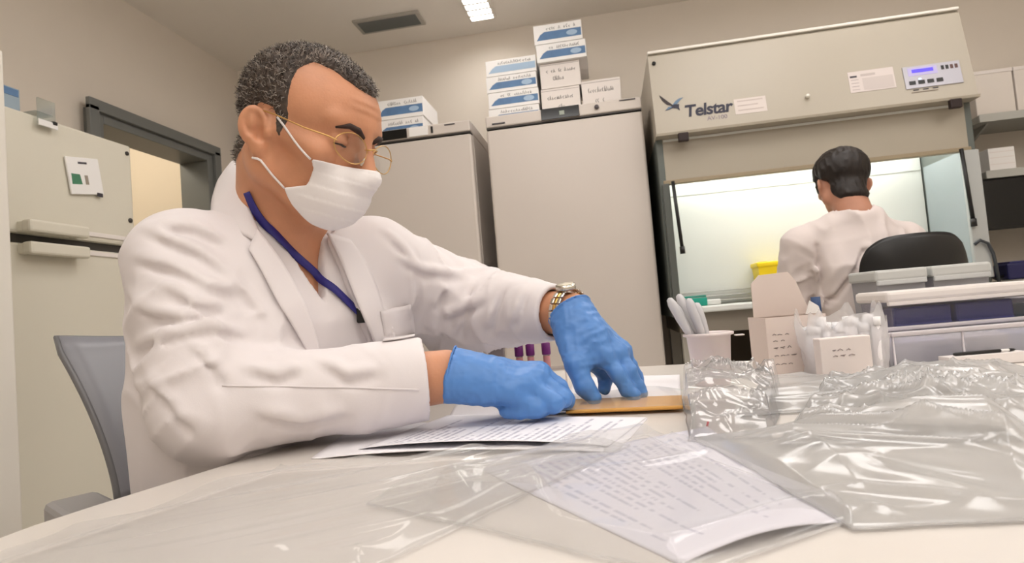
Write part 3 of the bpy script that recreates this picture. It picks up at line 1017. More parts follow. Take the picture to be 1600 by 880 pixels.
MB().box((0, 0, 0.035), (0.14, 0.10, 0.068), 0.008).build('case', mat('navy case', (36, 36, 84), 0.4), nb)
MB().box((0, 0, 0.072), (0.11, 0.08, 0.008), 0.003).build('lid', mat('navy lid', (50, 50, 104), 0.4), nb)
MB().tube([(-0.07, -0.02, 0.02), (-0.11, -0.04, 0.006), (-0.14, -0.06, 0.02), (-0.1525, -0.075, 0.005)], 0.005, 8).build('plug_lead', BLACK, nb)
cb = thing('power_cable', 'dark cable looping over the right side wall of the cabinet', 'cable', (1.40, 2.60, 0.95))
MB().tube([(0.0, -0.008, 0.06), (0.02, -0.012, 0.075), (0.045, -0.012, 0.06), (0.06, -0.01, 0.02), (0.066, -0.008, -0.03), (0.07, -0.006, -0.09)], 0.006, 8).build('lead', mat('cable grey', (54, 58, 62), 0.5), cb)
# ------------------------------------------------------------------ the table
TZ = 0.76
TABLE_M = mat('table laminate', (214, 208, 202), 0.32, noise=0.012, nscale=4, coat=0.1)
tb = thing('work_table', 'broad pale laminate table filling the foreground', 'table', (0.35, 0.5, 0))
out = [(-0.30, 0.02), (-0.40, 0.16), (-0.455, 0.29), (-0.476, 0.385), (-0.474, 0.43), (-0.464, 0.475), (-0.450, 0.525), (-0.432, 0.59), (-0.398, 0.70),
       (-0.345, 0.86), (-0.27, 1.09), (-0.20, 1.30), (-0.17, 1.355), (-0.12, 1.366), (0.077, 1.334), (0.50, 1.28), (1.15, 1.19), (1.18, 1.17), (1.185, 1.14), (1.05, -0.15), (1.0, -0.22),
       (0.6, -0.26), (0.2, -0.24), (-0.1, -0.16)]
mb = MB()
mb.prism([(x - 0.35, y - 0.5) for x, y in out], 0, (0, 0, TZ - 0.03), (1, 0, 0), (0, 1, 0), 0.03)
top = mb.build('table_top', TABLE_M, tb)
mb = MB()
cxy = np.mean(out, axis=0)
o2 = [((x - cxy[0]) * 1.0006 + cxy[0] - 0.35, (y - cxy[1]) * 1.0006 + cxy[1] - 0.5) for x, y in out]
mb.tube([(x, y, TZ - 0.017) for x, y in o2], 0.0125, 8, closed=True)
mb.build('edge_band', mat('edge band grey', (186, 182, 176), 0.45), tb)
for x, y in ((-0.55, -0.35), (-0.35, 0.62), (0.55, -0.5), (0.65, 0.5)):
    MB().box((x, y, (TZ - 0.03) / 2), (0.05, 0.05, TZ - 0.032), 0.004).build('leg', mat('table leg grey', (150, 150, 150), 0.4, 0.4), tb)


def sheet_xy(c00, c10, c11, c01, n, m):
    u = np.linspace(0, 1, n)[:, None, None]
    v = np.linspace(0, 1, m)[None, :, None]
    c = [np.array(k, float) for k in (c00, c10, c11, c01)]
    return (1 - u) * (1 - v) * c[0] + u * (1 - v) * c[1] + u * v * c[2] + (1 - u) * v * c[3], u[..., 0] + 0 * v[..., 0], v[..., 0] + 0 * u[..., 0]


def paper(name, corners, hfn, m, label, thick=0.0006, z=TZ, n=36, parts=(), group=None):
    """a sheet of paper lying on the table: corners run round its outline; u along first side"""
    P, u, v = sheet_xy(*corners, n, n)
    P = np.concatenate([P, (z + 0.0003 + thick + hfn(u, v))[..., None]], -1)
    c = P.reshape(-1, 3).mean(0)
    t = thing(name, label, 'paper', (c[0], c[1], z), 0, group)
    mb = MB().grid(P - np.array([c[0], c[1], z]), thick)
    uv = np.stack([u, v], -1).reshape(-1, 2)
    mb.build('page', m, t, uv=np.concatenate([uv, uv]))
    return t


# form under the man's right hand: two sheets, lower one shifted
PT = paper_text('printed form', base=(236, 235, 240), ink=(186, 185, 198), rows=30, dens=0.5)
PT2 = paper_text('printed letter', base=(222, 220, 230), ink=(190, 188, 204), rows=24, dens=0.48)
PLAIN = mat('plain paper', (236, 234, 238), 0.6)
C = [on_z(*q, TZ)[:2] for q in ((486, 718), (965, 708), (1012, 655), (560, 664))]
paper('paper_form', C, lambda u, v: 0.006 * np.exp(-((v) / 0.12) ** 2) * np.sin(math.pi * np.clip(u * 1.1 - 0.05, 0, 1)) ** 0.7, PLAIN,
      'lower blank sheet of the two papers under the gloved fist', thick=0.001)
C2 = [on_z(*q, TZ)[:2] for q in ((950, 702), (1010, 656), (700, 652), (560, 706))]
paper('paper_form', C2, lambda u, v: 0.0075 * np.exp(-((u) / 0.12) ** 2) * np.sin(math.pi * np.clip(v * 1.0, 0, 1)) ** 0.7, PT,
      'printed form lying uppermost under the gloved fist', z=TZ + 0.002)
# sheet further in, below the hands
C3 = [on_z(*q, TZ)[:2] for q in ((700, 655), (905, 646), (900, 612), (720, 620))]
paper('paper_sheet', C3, lambda u, v: 0 * u, PLAIN, 'blank white sheet lying between the man and his gloved fist', z=TZ + 0.0005)
C4 = [on_z(*q, TZ)[:2] for q in ((880, 628), (1064, 622), (1062, 588), (900, 590))]
paper('paper_sheet', C4, lambda u, v: 0.002 * u * v, PLAIN, 'blank white sheet lying behind the orange envelope')

# orange envelope in a clear sleeve
ENV = mat('manila orange', (226, 168, 84), 0.6, noise=0.05, nscale=20)
C5 = [on_z(*q, TZ)[:2] for q in ((885, 652), (1068, 645), (1066, 626), (890, 632))]
en = paper('envelope', C5, lambda u, v: 0.003 + 0 * u, ENV, 'orange brown envelope held under the fingers of the spread glove', thick=0.003, z=TZ + 0.001)
en['category'] = 'envelope'
P, u, v = sheet_xy(*[np.array(c) + np.array(d) for c, d in zip(C5, ((-0.004, -0.012), (0.01, -0.012), (0.01, 0.035), (-0.004, 0.03)))], 24, 24)
SLEEVE = film('clear sleeve', (252, 252, 252), 0.22, 0.12, 0.12)
sl = thing('plastic_sleeve', 'thin clear sleeve lying over the orange envelope', 'plastic sleeve', (C5[0][0], C5[0][1], TZ))
zz = 0.011 + 0.003 * np.sin(7 * u + 3 * v) * v + 0.004 * np.sin(math.pi * u) * v
MB().grid(np.concatenate([P, (TZ + zz)[..., None]], -1) - np.array([C5[0][0], C5[0][1], TZ])).build('film', SLEEVE, sl)

# ------------------------------------------------------------------ clear bags
FILM = film('polythene film', (255, 255, 255), 0.14, 0.065, 0.09)
FILM_C = film('crinkled polythene', (254, 254, 255), 0.10, 0.16, 0.09)
FILM_M = film('milky polythene', (255, 255, 255), 0.36, 0.13, 0.13)


def bag(name, corners, hfn, m, label, n=150, mm=150, z=TZ + 0.0012, parts=None):
    P, u, v = sheet_xy(*corners, n, mm)
    e = np.clip(np.minimum(np.minimum(u, 1 - u), np.minimum(v, 1 - v)) / 0.06, 0, 1)
    e = e * e * (3 - 2 * e)
    H = hfn(P[..., 0], P[..., 1], u, v) * e + 0.0018
    c = P.reshape(-1, 2).mean(0)
    t = thing(name, label, 'plastic bag', (c[0], c[1], z))
    wob = 0.004 * (vnoise(np.stack([P[..., 0] * 30, P[..., 1] * 30, 0 * u], -1), 5) - 0.5)
    T = np.concatenate([P - c + wob[..., None] * (1 - e)[..., None], H[..., None]], -1)
    MB().grid(T).build('upper_film', m, t)
    B = T.copy()[::3, ::3]
    B[..., 2] = 0.0004
    MB().grid(B).build('lower_film', m, t)
    rim = np.concatenate([T[0, :], T[1:, -1], T[-1, -2::-1], T[-2:0:-1, 0]])[::3]
    rim[:, 2] = 0.0014
    MB().tube(rim, 0.0009, 5, closed=True).build('welded_seam', m, t)
    return t


def rp(x, y, a, fx, fy, seed, warp=0.03, wf=9):
    """ridged creases running along direction a (radians)"""
    w1 = warp * (vnoise(np.stack([x * wf, y * wf, 0 * x], -1), seed + 1) - 0.5)
    w2 = warp * (vnoise(np.stack([x * wf, y * wf, 0 * x + 7], -1), seed + 2) - 0.5)
    xx, yy = x + w1, y + w2
    p = xx * math.cos(a) + yy * math.sin(a)
    q = -xx * math.sin(a) + yy * math.cos(a)
    return ridge(np.stack([p * fx, q * fy, 0 * p], -1), seed)


def oz(*q):
    return [on_z(px, py, TZ)[:2] for px, py in q]


# foreground document inside its own clear bag
CD = oz((1040, 893), (640, 838), (760, 722), (1020, 690))
CDd = oz((1062, 884), (1322, 816), (1180, 690), (700, 760))
P4 = oz((750, 735), (1062, 884), (1322, 818), (1105, 668))
paper('paper_letter', P4, lambda u, v: 0.006 * np.exp(-((1 - u) / 0.1) ** 2) * np.sin(math.pi * v), PT2, 'large printed letter under clear plastic in the foreground', n=40)
LC = on_z(735, 850, TZ)
bag('document_bag', oz((1075, 910), (1345, 815), (1010, 684), (570, 792)),
    lambda x, y, u, v: 0.010 + 0.006 * rp(x, y, 0.5, 8, 26, 3) + 0.008 * rp(x, y, 1.2, 5, 14, 9, 0.08) * np.clip(v * 1.6 - 0.3, 0, 1)
    + 0.022 * np.exp(-(((np.hypot(x - LC[0], (y - LC[1]) * 0.8) - 0.042) / 0.012) ** 2)) * np.clip((y - LC[1]) * 40 + 0.6, 0, 1), FILM,
    'clear bag lying over the printed letter in the foreground')
# flat film at the left with long streaks
bag('film_bag', oz((-60, 905), (560, 905), (985, 700), (430, 742)),
    lambda x, y, u, v: 0.004 + 0.007 * rp(x, y, 0.62, 3, 34, 21, 0.03, 5) + 0.005 * rp(x, y, 0.75, 2, 20, 25, 0.05, 4), FILM,
    'long flat clear bag stretching over the near left table corner')
# big bag in the right foreground: sweeping folds that fan out to the right
bag('folded_bag', oz((1335, 832), (1700, 815), (1640, 668), (1085, 688)),
    lambda x, y, u, v: 0.005 + (0.026 * rp(x, y, -0.85, 1.0, 34, 31, 0.025, 4) * np.clip(u + 0.35, 0, 1) + 0.010 * rp(x, y, -0.5, 3, 34, 37, 0.05, 6)
                        + 0.012 * np.sin(math.pi * v)) * np.clip(np.minimum(u, 1 - u) / 0.2, 0, 1) * np.clip(np.minimum(v, 1 - v) / 0.3, 0.12, 1), FILM_M,
    'large clear bag with sweeping folds in the right foreground', 190, 170)
# the crumpled hump at the right
bag('crumpled_bag', oz((1215, 700), (1720, 690), (1640, 596), (1290, 596)),
    lambda x, y, u, v: 0.027 * np.exp(-(((u - 0.62) / 0.34) ** 2 + ((v - 0.5) / 0.55) ** 2)) * (0.75 + 0.5 * vnoise(np.stack([x * 14, y * 14, 0 * x], -1), 44))
    + 0.012 * rp(x, y, 2.2, 9, 40, 41, 0.05, 12) + 0.008 * rp(x, y, 0.9, 30, 22, 43, 0.04, 14), FILM_M,
    'high crumpled heap of clear plastic at the right picture edge', 200, 150)
# flatter film spreading behind it
bag('loose_film', oz((1150, 655), (1330, 640), (1610, 592), (1190, 600)),
    lambda x, y, u, v: 0.006 + 0.010 * rp(x, y, 0.4, 6, 24, 51, 0.05, 8), FILM_M, 'loose clear film spread before the white boxes and cup', 110, 110)
# small grip-seal bag, upright and strongly crinkled
zb = bag('grip_seal_bag', oz((1078, 692), (1205, 686), (1225, 622), (1066, 628)),
         lambda x, y, u, v: 0.030 * np.clip(v * 1.8, 0, 1) * (0.7 + 0.3 * np.sin(math.pi * u)) + 0.022 * rp(x, y, 1.35, 40, 9, 61, 0.03, 18) + 0.010 * rp(x, y, 0.3, 30, 34, 63, 0.04, 20), FILM_C,
         'small crinkled grip-seal bag with a red tab beside the envelope', 130, 130)
RED = mat('red print', (206, 70, 84), 0.5)
p = at(1100, 668, 0.655) - np.array(zb.location)
MB().tube([p + np.array([-0.003, 0, -0.012]), p + np.array([0.002, 0, -0.002]), p + np.array([0.005, 0, 0.006])], 0.0011, 6).build('red_tab', RED, zb)
PINK = mat('pink seal', (226, 170, 160), 0.4, alpha=0.5)

# ------------------------------------------------------------------ cup of pipettes, cartons, tube bags
CUPM = mat('cup plastic', (240, 228, 228), 0.35, trans=0.15, sss=0.1)
cu = thing('specimen_cup', 'pinkish white plastic cup holding pipettes', 'cup', (0.147, 1.0, TZ))
prof = [(0.0, 0.0), (0.026, 0.0), (0.0275, 0.002), (0.0335, 0.076), (0.0385, 0.0775), (0.0388, 0.081), (0.0345, 0.082), (0.0325, 0.078), (0.0258, 0.004), (0.0, 0.004)]
MB().lathe(prof, n=36).build('cup_body', CUPM, cu)
MB().box((0.047, 0, 0.0745), (0.014, 0.012, 0.002), 0.0008).build('pour_tab', CUPM, cu)
PIP = mat('pipette plastic', (236, 236, 240), 0.25, trans=0.35)
for k, (dx, dy, tx, tz) in enumerate(((-0.012, -0.01, -0.056, 0.135), (-0.004, 0.012, -0.038, 0.140), (0.000, -0.006, -0.026, 0.132), (0.004, 0.01, -0.012, 0.124), (-0.01, 0.004, -0.047, 0.125))):
    pt = thing('pipette', 'white transfer pipette bulb leaning out of the cup', 'pipette', (0.147, 1.0, TZ + 0.006), 0, 'pipettes in the cup')
    a = np.array([dx * 0.6 + 0.010, dy * 0.6, 0.002])
    b = np.array([tx, dy * 1.3, tz])
    d = b - a
    MB().tube([a, a + d * 0.3, a + d * 0.52], [0.0015, 0.003, 0.004], 8).build('stem', PIP, pt)
    MB().tube([a + d * 0.52, a + d * 0.6, a + d * 0.75, a + d * 0.92, a + d * 0.985, b], [0.004, 0.0062, 0.0075, 0.0076, 0.005, 0.001], 10).build('bulb', PIP, pt)

FAINT = mat('faint carton print', (150, 138, 136), 0.6)
CARTON_B = mat('carton buff', (222, 208, 200), 0.65, noise=0.02, nscale=10)
oc = thing('open_carton', 'pale buff carton standing with its tall flap raised before the cabinet', 'box', (0.290, 1.095, TZ), math.radians(8))
mb = MB()
w, d, h = 0.098, 0.075, 0.095
for c, s in (((0, -d / 2, h / 2), (w, 0.0015, h)), ((0, d / 2, h / 2), (w, 0.0015, h)), ((-w / 2, 0, h / 2), (0.0015, d, h)), ((w / 2, 0, h / 2), (0.0015, d, h)), ((0, 0, 0.001), (w, d, 0.0015))):
    mb.box(c, s)
mb.build('carton_body', CARTON_B, oc)
fl = [(-w / 2, h), (-w / 2, h + 0.058), (-w / 2 + 0.014, h + 0.072), (w / 2 - 0.034, h + 0.074), (w / 2 - 0.022, h + 0.058), (w / 2 - 0.012, h + 0.030), (w / 2, h)]
MB().prism(fl, 0, (0, d / 2 - 0.02, 0), (1, 0, 0), (0, -0.05, 1), 0.0016).build('raised_flap', CARTON_B, oc)
MB().prism([(0, h), (0.012, h + 0.022), (0.03, h + 0.012), (0.034, h)], 0, (w / 2 - 0.02, -0.01, 0), (0.9, 0.3, 0), (0, 0, 1), 0.0012).build('side_flap', CARD, oc)
for k, (z, l, th) in enumerate(((0.066, 0.03, 0.003), (0.056, 0.022, 0.002), (0.044, 0.040, 0.006), (0.032, 0.045, 0.002), (0.018, 0.06, 0.002))):
    scribble(oc, -0.040, -0.040 + l * 0.7, z, z + th * 0.8, -d / 2 - 0.0008, 70 + k, 'printed_line', FAINT, 0.0006)

BAGT = film('frosted tube bag', (250, 248, 250), 0.45, 0.05, 0.25)
tbg = thing('tube_bag', 'frosted plastic bag packed with white tubes right of the buff carton', 'plastic bag', (0.350, 1.020, TZ), math.radians(9))
mb = MB()
nn = 60
th = np.linspace(0, 2 * np.pi, nn, endpoint=False)
zs = np.linspace(0.0, 1, 26)
P = np.zeros((26, nn + 1, 3))
for i, z in enumerate(zs):
    for j in range(nn + 1):
        a = th[j % nn]
        ca_, sa_ = math.cos(a), math.sin(a)
        rx = 0.058 * np.sign(ca_) * abs(ca_) ** 0.5
        ry = 0.032 * np.sign(sa_) * abs(sa_) ** 0.5
        nz_ = float(vnoise(np.array([ca_ * 3 + 5, sa_ * 3, z * 3.5]), 81)) - 0.5
        k = 1 + 0.20 * nz_ + 0.05 * z
        top_ = 0.092 + 0.012 * math.sin(5 * a + 1) + 0.008 * math.sin(11 * a)
        P[i, j] = (rx * k, ry * k, 0.0005 + z * top_)
mb.grid(P)
mb.build('bag_film', BAGT, tbg)
TUBE = mat('tube white', (240, 238, 240), 0.35)
CAPW = mat('tube cap white', (246, 246, 248), 0.4)
r = random.Random(8)
for k in range(14):
    x, y = -0.042 + 0.0165 * (k % 6) + r.uniform(-0.004, 0.004), -0.02 + 0.02 * (k // 6) + r.uniform(-0.003, 0.003)
    tt = thing('sample_tube', 'white capped sample tube inside the frosted bag', 'tube', (tbg.location.x + x, tbg.location.y + y * 0.8, TZ + 0.002), r.uniform(0, 3), 'tubes in the frosted bag')
    tl = r.uniform(-0.12, 0.12)
    hh = r.uniform(0.074, 0.09)
    MB().tube([(0, 0, 0), (tl * 0.1 * hh, 0, 0.01), (tl * hh * 0.85, 0, hh * 0.85)], [0.002, 0.0062, 0.0065], 10).build('tube_body', TUBE, tt)
    MB().tube([(tl * hh * 0.85, 0, hh * 0.85), (tl * hh, 0, hh)], [0.0078, 0.0078], 10).build('cap', CAPW, tt)
SB = thing('small_carton', 'low white carton with faint print in front of the frosted bag', 'box', (0.330, 0.966, TZ), math.radians(9))
MB().box((0, 0, 0.032), (0.075, 0.02, 0.062), 0.0015).build('carton_body', mat('white carton pale', (232, 222, 218), 0.6), SB)
scribble(SB, -0.02, 0.012, 0.044, 0.047, -0.0104, 91, 'printed_line', mat('faint print', (176, 164, 164), 0.6), 0.0006)
scribble(SB, -0.02, 0.02, 0.036, 0.038, -0.0104, 92, 'printed_line', mat('faint print b', (186, 172, 170), 0.6), 0.0006)
bt = thing('blue_tube', 'dark blue capped tube standing behind the frosted bag', 'tube', (0.347, 1.115, TZ))
MB().tube([(0, 0, 0.001), (0, 0, 0.09)], 0.0065, 12).build('tube_body', TUBE, bt)
MB().tube([(0, 0, 0.086), (0, 0, 0.122)], 0.0078, 12).build('cap', mat('cap blue', (44, 70, 112), 0.45), bt)

# ------------------------------------------------------------------ clear boxes on the right
BOXC = film('clear polypropylene', (236, 236, 242), 0.30, 0.10, 0.12)
LIDW = mat('translucent lid', (236, 230, 226), 0.35, trans=0.1)


def open_box(mb, w, d, h, th=0.002, flare=0.0):
    for sx, sy in ((-1, 0), (1, 0), (0, -1), (0, 1)):
        if sx:
            mb.prism([(-d / 2, 0), (d / 2, 0), (d / 2 + flare, h), (-d / 2 - flare, h)], 0, (sx * w / 2, 0, 0), (0, 1, 0), (sx * flare / h, 0, 1), th * -sx)
        else:
            mb.prism([(-w / 2, 0), (w / 2, 0), (w / 2 + flare, h), (-w / 2 - flare, h)], 0, (0, sy * d / 2, 0), (1, 0, 0), (0, sy * flare / h, 1), th * sy)
    mb.box((0, 0, th / 2), (w, d, th))
    return mb


RZ = math.radians(9)
# long clear box nearest
lb = thing('clear_box', 'long low clear box with a black pen lying across its front', 'storage box', (0.583, 1.125, TZ), RZ)
open_box(MB(), 0.33, 0.10, 0.052, 0.002, 0.004).build('box_body', BOXC, lb)
rim = MB()
for sx in (-1, 1):
    rim.box((sx * 0.1715, 0, 0.054), (0.012, 0.12, 0.007), 0.002)
    rim.box((0, sx * 0.056, 0.054), (0.331, 0.012, 0.007), 0.002)
rim.build('rim', mat('rim translucent', (228, 222, 226), 0.3, trans=0.25), lb)
for x in (-0.16, -0.05, 0.06, 0.16):
    MB().box((x, -0.0535, 0.026), (0.003, 0.003, 0.048), 0.001).build('rib', mat('rib translucent', (230, 226, 232), 0.3), lb)
RACKW = mat('rack lilac', (206, 202, 218), 0.4)
for k, (x, wd, m) in enumerate(((-0.10, 0.085, RACKW), (-0.005, 0.085, mat('rack white', (226, 220, 222), 0.5)), (0.09, 0.08, mat('rack blue grey', (186, 190, 212), 0.45)))):
    rk = thing('tube_rack', ('pale lilac rack at the left inside the long clear box', 'white rack in the middle of the long clear box', 'blue grey rack at the right inside the long clear box')[k],
               'tube rack', (lb.location.x + x * math.cos(RZ), lb.location.y + x * math.sin(RZ), TZ + 0.003), RZ)
    MB().box((0, 0, 0.019), (wd, 0.075, 0.036), 0.003).build('rack_body', m, rk)
    for i in range(4):
        MB().tube([(-wd * 0.36 + i * wd * 0.24, -0.02, 0.0371), (-wd * 0.36 + i * wd * 0.24, -0.02, 0.042)], 0.006, 10).build('tube_cap', CAPW, rk)
pen = thing('pen', 'thin black pen resting against the long clear box', 'pen', at(1538, 550, 0.925), math.radians(8.5))
prs = thing('white_block', 'flat white block supporting the thin black pen before the clear box', 'block', tuple(pen.location), math.radians(8.5))
_pz = float(at(1538, 550, 0.925)[2]) - TZ
MB().box((0, 0.004, -0.0028 - (_pz - 0.0035) / 2), (0.12, 0.024, _pz - 0.0035), 0.001).build('block_body', mat('pen rest white', (228, 222, 220), 0.5), prs)
MB().tube([(-0.047, 0, 0), (-0.044, 0, 0), (0.024, 0, 0)], [0.0015, 0.0026, 0.0026], 10).build('barrel', BLACK, pen)
MB().tube([(0.024, 0, 0), (0.037, 0, 0)], 0.0022, 10).build('grip', CARD, pen)
MB().tube([(0.037, 0, 0), (0.044, 0, 0), (0.047, 0, 0)], [0.0026, 0.002, 0.0008], 10).build('tip', BLACK, pen)
# tall clear box with white lid and navy racks
bb = thing('lidded_box', 'clear box with a white lid holding two navy blue racks', 'storage box', (0.600, 1.238, TZ), RZ)
open_box(MB(), 0.235, 0.085, 0.098, 0.002, 0.003).build('box_body', film('clear box film', (248, 248, 252), 0.03, 0.05, 0.08), bb)
MB().box((0, 0, 0.110), (0.256, 0.104, 0.020), 0.006).build('lid', LIDW, bb)
MB().box((0, -0.046, 0.098), (0.250, 0.008, 0.008), 0.002).build('lid_rim', LIDW, bb)
for k, x in enumerate((-0.056, 0.056)):
    rk = thing('navy_rack', ('left navy blue rack inside the white-lidded box', 'right navy blue rack inside the white-lidded box')[k], 'tube rack',
               (bb.location.x + x * math.cos(RZ), bb.location.y + x * math.sin(RZ), TZ + 0.003), RZ)
    MB().box((0, 0, 0.044), (0.104, 0.066, 0.086), 0.004).build('rack_body', NAVY, rk)
    for z in (0.03, 0.055):
        MB().box((0, -0.0335, z), (0.1, 0.002, 0.003)).build('ridge', mat('navy ridge', (56, 60, 132), 0.4), rk)
tq = thing('turquoise_box', 'dark teal box end at the right edge beside the navy racks', 'box', (0.755, 1.245, TZ), RZ)
MB().box((0, 0, 0.04), (0.05, 0.06, 0.08), 0.003).build('box_body', mat('teal dark', (40, 110, 120), 0.4), tq)
MB().box((0, 0, 0.085), (0.054, 0.064, 0.01), 0.003).build('lid', LIDW, tq)
# two translucent tubs behind
for k, (px, w) in enumerate(((1394, 0.104), (1487, 0.118))):
    p = at(px, 450, 1.22)
    tu = thing('plastic_tub', ('left of the two frosted lidded tubs before the office chair', 'right of the two frosted lidded tubs before the office chair')[k], 'tub', (p[0], p[1] + 0.02, TZ), RZ)
    open_box(MB(), w - 0.016, 0.08, 0.142, 0.002, 0.004).build('tub_body', BOXC, tu)
    MB().box((0, 0, 0.150), (w, 0.10, 0.022), 0.005).build('lid', mat('lid grey', (206, 208, 206), 0.35, trans=0.2), tu)
    MB().box((0, -0.047, 0.136), (w - 0.006, 0.006, 0.010), 0.002).build('lid_clasp', mat('lid grey b', (190, 192, 192), 0.4), tu)
    MB().box((0, 0, 0.05), (w - 0.03, 0.062, 0.09), 0.004).build('contents', mat('tub contents', (196, 192, 196), 0.6), tu)

# ------------------------------------------------------------------ blood tubes behind the fist
PUR = mat('purple cap', (112, 34, 112), 0.45)
GLASS = film('tube glass', (244, 240, 240), 0.10, 0.12, 0.05)
BLOODY = mat('label pink', (216, 150, 150), 0.5)
rk = thing('tube_stand', 'low clear stand carrying purple capped blood tubes behind the fist', 'tube rack', (-0.150, 1.060, TZ), math.radians(4))
MB().box((0, 0, 0.004), (0.13, 0.04, 0.008), 0.002).build('foot', CUPM, rk)
MB().box((0, 0, 0.036), (0.13, 0.04, 0.003), 0.001).build('plate', GLASS, rk)
for s in (-1, 1):
    MB().box((s * 0.063, 0, 0.022), (0.003, 0.04, 0.030)).build('end_plate', GLASS, rk)
for k, (x, lab) in enumerate(((-0.166, 'leftmost purple capped blood tube, half hidden by the fist'), (-0.146, 'middle purple capped blood tube behind the fist'), (-0.118, 'purple capped blood tube standing apart beside the raised glove'))):
    tt = thing('blood_tube', lab, 'tube', (x, 1.06, TZ + 0.0085), 0, 'purple capped blood tubes')
    MB().tube([(0, 0, 0), (0, 0, 0.004), (0, 0, 0.058)], [0.003, 0.0058, 0.0058], 12).build('tube_body', GLASS, tt)
    MB().tube([(0, 0, 0.003), (0, 0, 0.030)], [0.0046, 0.0046], 10).build('blood', mat('dark blood', (96, 20, 24), 0.3), tt)
    MB().tube([(0, 0, 0.018), (0, 0, 0.050)], [0.0061, 0.0061], 12, caps=False).build('label_wrap', BLOODY, tt)
    MB().tube([(0, 0, 0.052), (0, 0, 0.054), (0, 0, 0.072), (0, 0, 0.073)], [0.0072, 0.0078, 0.0078, 0.006], 14).build('cap', PUR, tt)
gt = thing('grey_block', 'small grey block in a clear case behind the fist', 'block', (-0.205, 1.055, TZ), math.radians(3))
MB().box((0, 0, 0.05), (0.028, 0.02, 0.10), 0.002).build('block', mat('grey plastic', (150, 140, 138), 0.45), gt)
MB().box((-0.02, 0, 0.048), (0.004, 0.022, 0.096), 0.001).build('case_wall', GLASS, gt)
# ------------------------------------------------------------------ the masked man at the table
def unit(v):
    v = np.asarray(v, float)
    return v / np.linalg.norm(v)


# torso frame: hip centre, neck base; forward, left, up
OH = np.array([-0.520, 0.845, 0.50])
NB = np.array([-0.452, 0.795, 1.050])
TU = unit(NB - OH)
TF = np.array([0.86, -0.51, 0.0])
TF = unit(TF - TU * (TF @ TU))
TL = np.cross(TU, TF)
TH = np.linalg.norm(NB - OH)


def to_t(p):
    q = p - OH
    return q @ TF, q @ TL, q @ TU


SHR, SHL = at(283, 408, 0.765), at(585, 410, 0.965)
ELR, WRR = at(336, 642, 0.70), at(696, 588, 0.765)
ELL, WRL = at(715, 482, 1.08), at(893, 490, 0.90)
ELR[2] = max(ELR[2], TZ + 0.060)
HIPR, HIPL = OH - TL * 0.095, OH + TL * 0.095
KNR, KNL = np.array([-0.20, 0.56, 0.52]), np.array([-0.13, 0.86, 0.52])
ANR, ANL = np.array([-0.20, 0.56, 0.09]), np.array([-0.15, 0.86, 0.09])

# head frame
HS = np.array([1.04, 0.96, 0.96])
_hy, _hp = -0.195, 0.39
HFW = unit([math.cos(_hy) * math.cos(_hp), math.sin(_hy) * math.cos(_hp), -math.sin(_hp)])
HL_ = unit(np.cross([0.0, 0.0, 1.0], HFW))
HU = np.cross(HFW, HL_)
HR = np.stack([HFW, HL_, HU], 1)
HO = at(469, 221, 0.80)


def to_h(p):
    return ((p - HO) @ HR) / HS


def from_h(q):
    return (np.asarray(q, float) * HS) @ HR.T + HO


def ear_fn(q, s):
    y = q * np.array([1, s, 1])
    e = (y - np.array([-0.004, 0.080, -0.004]))
    ca_, sa_ = math.cos(0.45), -math.sin(0.45)
    e = np.stack([e[:, 0] * ca_ + e[:, 1] * sa_, -e[:, 0] * sa_ + e[:, 1] * ca_, e[:, 2]], 1)
    t_ = 0.2
    e = np.stack([e[:, 0] * math.cos(t_) + e[:, 2] * math.sin(t_), e[:, 1], -e[:, 0] * math.sin(t_) + e[:, 2] * math.cos(t_)], 1)
    d = ell(e, (0, 0, 0.004), (0.0185, 0.0090, 0.0255))
    d = smin(d, ell(e, (0.005, 0, -0.022), (0.010, 0.006, 0.012)), 0.006)
    d = smax(d, -ell(e, (0.001, 0.009, 0.007), (0.0125, 0.0095, 0.018)), 0.002)
    d = smin(d, ell(e, (-0.002, 0.0015, 0.009), (0.0055, 0.0045, 0.012)), 0.003)
    d = smax(d, -ell(e, (0.008, 0.007, -0.005), (0.0075, 0.012, 0.0105)), 0.003)
    d = smin(d, ell(e, (0.017, 0.002, -0.004), (0.0045, 0.005, 0.007)), 0.004)
    return d


